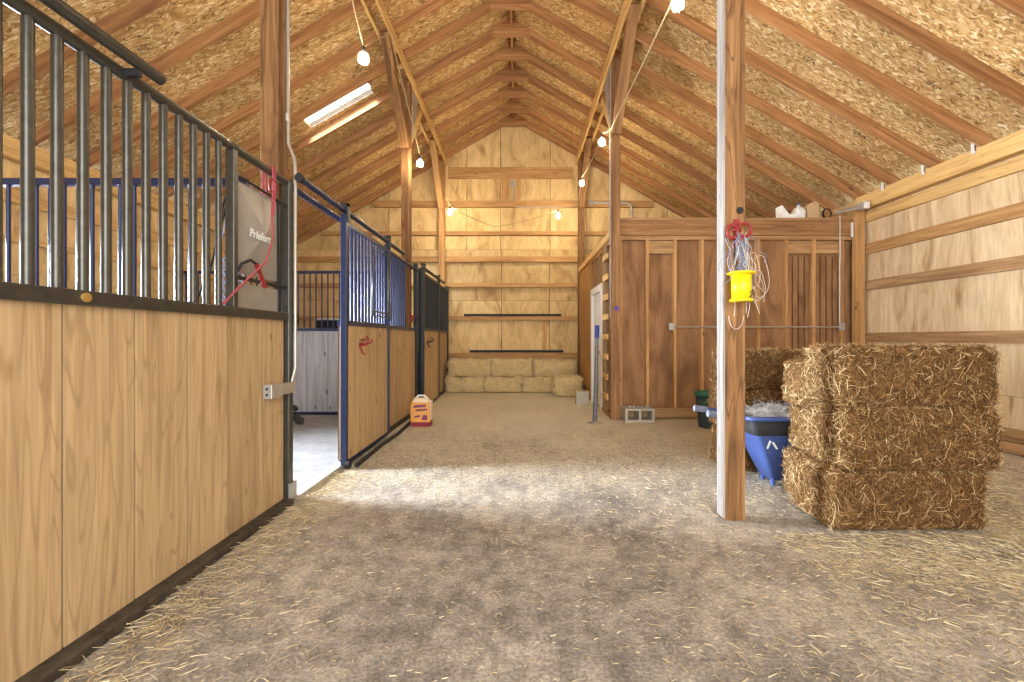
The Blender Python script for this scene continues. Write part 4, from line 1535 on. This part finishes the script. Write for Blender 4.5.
# ================================================================== STUFF ON THE PARTITION AND ITS WIRING
ZT = 3.10
YT = 6.86
mb = MB()
v = [(4.09, YT - .08, ZT), (4.31, YT - .08, ZT), (4.31, YT + .08, ZT), (4.09, YT + .08, ZT), (4.08, YT - .09, ZT + .22), (4.20, YT - .08, ZT + .08), (4.20, YT + .08, ZT + .08), (4.08, YT + .09, ZT + .22), (4.31, YT - .08, ZT + .09), (4.31, YT + .08, ZT + .09)]
mb.poly(v, [(0, 1, 8, 5, 4), (3, 7, 6, 9, 2), (0, 4, 7, 3), (4, 5, 6, 7), (5, 8, 9, 6), (1, 2, 9, 8), (0, 3, 2, 1)], 0.5)
tag(mb.build('torn_carton', 'white', origin=(4.2, YT, ZT)), 'torn white carton with a raised corner on top of the framed room wall', 'carton')
jug = thing('plastic_jug', (4.39, YT, ZT), 'white plastic jug standing on the framed room wall between torn carton and cardboard', 'jug')
mb = MB()
loft(mb, [rect(4.315, 4.465, YT - .08, YT + .08, ZT), rect(4.31, 4.47, YT - .085, YT + .085, ZT + .14), rect(4.34, 4.44, YT - .05, YT + .05, ZT + .20, .03), rect(4.365, 4.415, YT - .025, YT + .025, ZT + .21, .02), rect(4.365, 4.415, YT - .025, YT + .025, ZT + .24, .02)], 0, True, True, True)
mb.build('jug_body', 'white', jug)
mb = MB()
mb.tube([(4.39, YT, ZT + .24), (4.39, YT, ZT + .265)], 0.03, 12)
mb.build('cap', 'blue_plastic', jug)
mb = MB()
mb.prism([(4.48, ZT), (4.66, ZT), (4.66, ZT + .25), (4.60, ZT + .29), (4.48, ZT + .22)], 'y', YT - .08, YT + .08, 0.5)
tag(mb.build('cardboard_box', 'card', origin=(4.57, YT, ZT)), 'brown cardboard box on top of the framed room wall beside the jug', 'box')
mb = MB()
mb.box(4.84, 5.12, YT - .06, YT + .08, ZT, ZT + .15)
tag(mb.build('timber_offcut', 'fir_x', origin=(4.98, YT, ZT)), 'timber offcut on top of the framed room wall by the corner post', 'timber')
mb = MB()
for k in range(3):
    mb.tube([(4.78 + .012 * k, YT - .10, ZT + .10) if False else (4.78 + (.06 + .004 * k) * math.cos(a), YT - .10 + .012 * k, ZT + .085 + (.075 + .004 * k) * math.sin(a)) for a in np.linspace(0, 2 * math.pi, 20)[:-1]], 0.006, 6, closed=True)
tag(mb.build('wire_coil', 'rubber', origin=(4.78, YT - .1, ZT)), 'small coil of dark wire leaning on the timber offcut', 'wire')

cw = thing('wall_conduit', (2.33, 6.69, 1.42), 'thin grey conduit with outlet boxes across the brown framed wall', 'conduit')
mb = MB()
mb.tube([(2.36, YP - .012, 1.42), (4.96, YP - .012, 1.42)], 0.010, 8)
mb.tube([(4.90, YP - .06, 3.13), (4.90, YP - .06, 2.6), (4.93, YP - .012, 2.3), (4.93, YP - .012, 1.45)], 0.010, 8)
mb.build('pipe', 'conduit', cw)
for x in (2.33, 4.95):
    mb = MB()
    mb.box(x - .04, x + .04, YP - .045, YP - .0, 1.37, 1.48)
    mb.build('outlet_box', 'galv', cw, bevel=0.004)
jb = thing('junction_box', (5.1, 6.5, 3.16), 'grey junction box on a stub of pipe at the top of the corner post', 'electrical box')
mb = MB()
mb.box(5.07, 5.17, 6.42, 6.56, 3.16, 3.27)
mb.build('box_body', 'conduit', jb, bevel=0.006)
mb = MB()
mb.tube([(5.07, 6.50, 3.20), (4.74, 6.56, 3.13)], 0.025, 12)
mb.build('pipe', 'galv', jb)
mb = MB()
mb.box(5.08, 5.16, 6.415, 6.42, 3.17, 3.26)
mb.build('cover', 'white', jb)
mb = MB()
mb.box(5.075, 5.105, YP - .06, YP - .048, 2.80, 3.02)
tag(mb.build('wall_bracket', 'white', origin=(5.09, YP - .05, 2.8)), 'small white bracket on the beam end beside the corner post', 'bracket')

# back wall wiring and bars
bc = thing('wall_conduit', (-0.17, YB - .06, 4.45), 'short grey conduit with a switch box high on the back wall', 'conduit')
mb = MB()
mb.tube([(-0.17, YB - .055, 5.0), (-0.17, YB - .055, 4.52), (-0.14, YB - .065, 4.43), (0.1, YB - .065, 4.41), (2.2, YB - .065, 4.45)], 0.012, 8)
mb.build('pipe', 'conduit', bc)
mb = MB()
mb.box(-0.215, -0.125, YB - .085, YB - .045, 4.92, 5.07)
mb.build('switch_box', 'galv', bc)
c2 = thing('wall_conduit', (2.0, YB - .08, 4.5), 'grey conduit with an elbow on the back wall above the framed room', 'conduit')
mb = MB()
mb.tube([(1.75, YB - .09, 4.52), (2.55, YB - .09, 4.52), (2.68, YB - .09, 4.48), (2.70, YB - .09, 4.35), (2.70, YB - .09, 4.1)], 0.035, 10)
mb.build('pipe', 'conduit', c2)
mb = MB()
mb.box(1.66, 1.78, YB - .13, YB - .052, 4.47, 4.57)
mb.build('box', 'galv', c2)
for z, x0, x1, lab in ((1.798, -1.36, 1.0, 'long black bar lying on the upper girt of the back wall'), (0.92, -1.22, 1.05, 'long black bar lying on the lower girt above the pale bales')):
    mb = MB()
    mb.box(x0, x1, YB - .08, YB - .03, z - .02, z + .036)
    tag(mb.build('steel_bar', 'rubber', origin=((x0 + x1) / 2, YB - .03, z - .028)), lab, 'bar', 'black bars on the back wall')

# ================================================================== STRING LIGHTS
LIGHTS = [
    (-1.62, 4.50, 4.15, 'caged bulb hanging just above the bright skylight over the stalls'),
    (-1.62, 7.05, 4.09, 'lit bulb hanging beside the brace of the middle stall post'),
    (-1.55, 9.65, 4.05, 'lit bulb hanging at the far stall post by the back wall'),
    (0.83, 9.5, 3.93, 'lit bulb hanging in the middle of the cord across the back wall'),
    (1.28, 9.0, 4.46, 'lit bulb hanging beside the far post by the white door wall'),
    (1.28, 6.8, 4.32, 'lit bulb hanging beside the brace of the ladder post'),
    (1.35, 3.72, 4.12, 'bulb at the top of the picture beside the near bare post'),
]
DROP = [0.55, 0.30, 0.10, 0.08, 0.12, 0.25, 0.10]
tops = []
for (x, y, z, lab), dr in zip(LIGHTS, DROP):
    t = thing('light_bulb', (x, y, z), lab, 'light bulb', 'bulbs of the string lights')
    mb = MB()
    prof = [(0.012, 0.05), (0.020, 0.03), (0.033, 0.0), (0.036, -0.02), (0.030, -0.043), (0.016, -0.055), (0.0, -0.058)]
    mb.lathe(prof, (x, y, z), 14)
    mb.build('globe', 'bulb', t)
    mb = MB()
    mb.lathe([(0.0, 0.115), (0.016, 0.115), (0.020, 0.10), (0.021, 0.05), (0.0, 0.05)], (x, y, z), 12)
    mb.build('socket', 'rubber', t)
    mb = MB()
    for k in range(6):
        a = k * math.pi / 3
        pts = [(x + r * math.cos(a), y + r * math.sin(a), z + dz) for r, dz in ((.02, .07), (.048, .03), (.058, -.015), (.045, -.06), (.004, -.078))]
        mb.tube(pts, 0.0022, 5)
    for r, dz in ((.05, .025), (.055, -.035)):
        mb.tube([(x + r * math.cos(a), y + r * math.sin(a), z + dz) for a in np.linspace(0, 2 * math.pi, 17)[:-1]], 0.0022, 5, closed=True)
    mb.build('cage', 'conduit', t)
    tops.append((x, y, z + 0.115))


def cord(pts, label, d):
    mb = MB()
    for p, q, s in zip(pts[:-1], pts[1:], d):
        mb.tube(sag(p, q, 14, s), 0.007, 6)
    return tag(mb.build('string_light', 'cord', origin=pts[0]), label, 'string light', 'cords of the string lights')


cord([(-1.62, 3.3, 5.4), tops[0], (-1.76, 5.9, 5.38), tops[1], (-1.76, 8.4, 4.9), tops[2]], 'pale light cord looping from bulb to bulb along the stall side', [0.05, 0.0, 0.0, 0.05, 0.0])
cord([tops[2], (-0.6, 10.2, 3.86), tops[3], (1.32, 9.9, 4.30), tops[4]], 'pale light cord sagging across the back wall between the far posts', [0.03, 0.05, 0.02, 0.0])
cord([tops[4], (1.35, 7.4, 4.55), tops[5], (1.365, 6.6, 4.40), tops[6], (1.35, 2.4, 4.3)], 'straight pale light cord running from the ladder post past the near bare post', [0.03, 0.0, 0.0, 0.02, 0.02])

# ================================================================== LOOSE STRAW
def straw_patch(name, label, n, xf, yf, lmin, lmax, keep=None, zmax=0.012, wid=(0.0014, 0.0032)):
    x = xf(n)
    y = yf(n)
    P = np.stack([x, y, RNG.uniform(0.003, zmax, n)], 1)
    if keep is not None:
        P = P[keep(P[:, 0], P[:, 1])]
    n = len(P)
    a = RNG.uniform(0, 2 * math.pi, n)
    D = np.stack([np.cos(a), np.sin(a), RNG.normal(0, 0.06, n)], 1)
    D[:, 2] = np.clip(D[:, 2], -0.02, .2)
    D /= np.linalg.norm(D, axis=1)[:, None]
    mb = MB()
    v, f, t = blades(P, D, RNG.uniform(lmin, lmax, n), RNG.uniform(*wid, n), RNG.beta(2.4, 1.8, n), bend=0.12)
    v[:, 2] = np.clip(v[:, 2], 0.002, None)
    add_blades(mb, (v, f, t), 0)
    return tag(mb.build(name, 'straw'), label, 'straw', kind='stuff')


def field(x, y):
    out = np.zeros(len(x), bool)
    for i in range(len(x)):
        k = mnoise.noise(Vector((x[i] * .9, y[i] * .9, 1.3))) + 0.5 * mnoise.noise(Vector((x[i] * 2.7, y[i] * 2.7, 5.3)))
        b = -0.05
        if y[i] > 3.0:
            b += 0.35
        if x[i] > 0.5 and y[i] > 1.3:
            b += 0.35
        if y[i] < 2 and -0.8 < x[i] < 0.6:
            b -= 0.45
        out[i] = k + b + RNG.normal(0, .25) > 0
    return out


straw_patch('loose_straw', 'loose straw strewn over the dirt aisle floor', 26000, lambda n: RNG.uniform(-1.62, 5.2, n), lambda n: 0.9 + 9.0 * RNG.uniform(0, 1, n) ** 1.5, 0.012, 0.06, field)
straw_patch('straw_drift', 'drift of straw along the curb of the near stall', 2600, lambda n: -1.66 + np.abs(RNG.normal(0, .17, n)), lambda n: RNG.uniform(1.0, 4.0, n), 0.02, 0.09, lambda x, y: x > -1.67, 0.03)
straw_patch('straw_litter', 'golden litter spread around the foot of the big stack', 9000, lambda n: RNG.normal(2.5, .8, n), lambda n: RNG.normal(2.6, .36, n), 0.015, 0.07, lambda x, y: (x > 1.56) & (x < 5.2) & ((y < 2.76) | (x > 3.1)), 0.03)
straw_patch('chaff_bits', 'tiny pale chaff bits sprinkled over the dirt of the aisle floor', 14000, lambda n: RNG.uniform(-1.6, 4.5, n), lambda n: 1.0 + 4.0 * RNG.uniform(0, 1, n) ** 1.3, 0.006, 0.03, None, 0.006)
straw_patch('golden_straw', 'golden straw littering the floor between the big stack and the plywood wall', 5000, lambda n: RNG.uniform(3.0, 5.2, n), lambda n: RNG.normal(3.1, .45, n), 0.02, 0.09, lambda x, y: (x > 3.12) | (y < 2.74), 0.03)
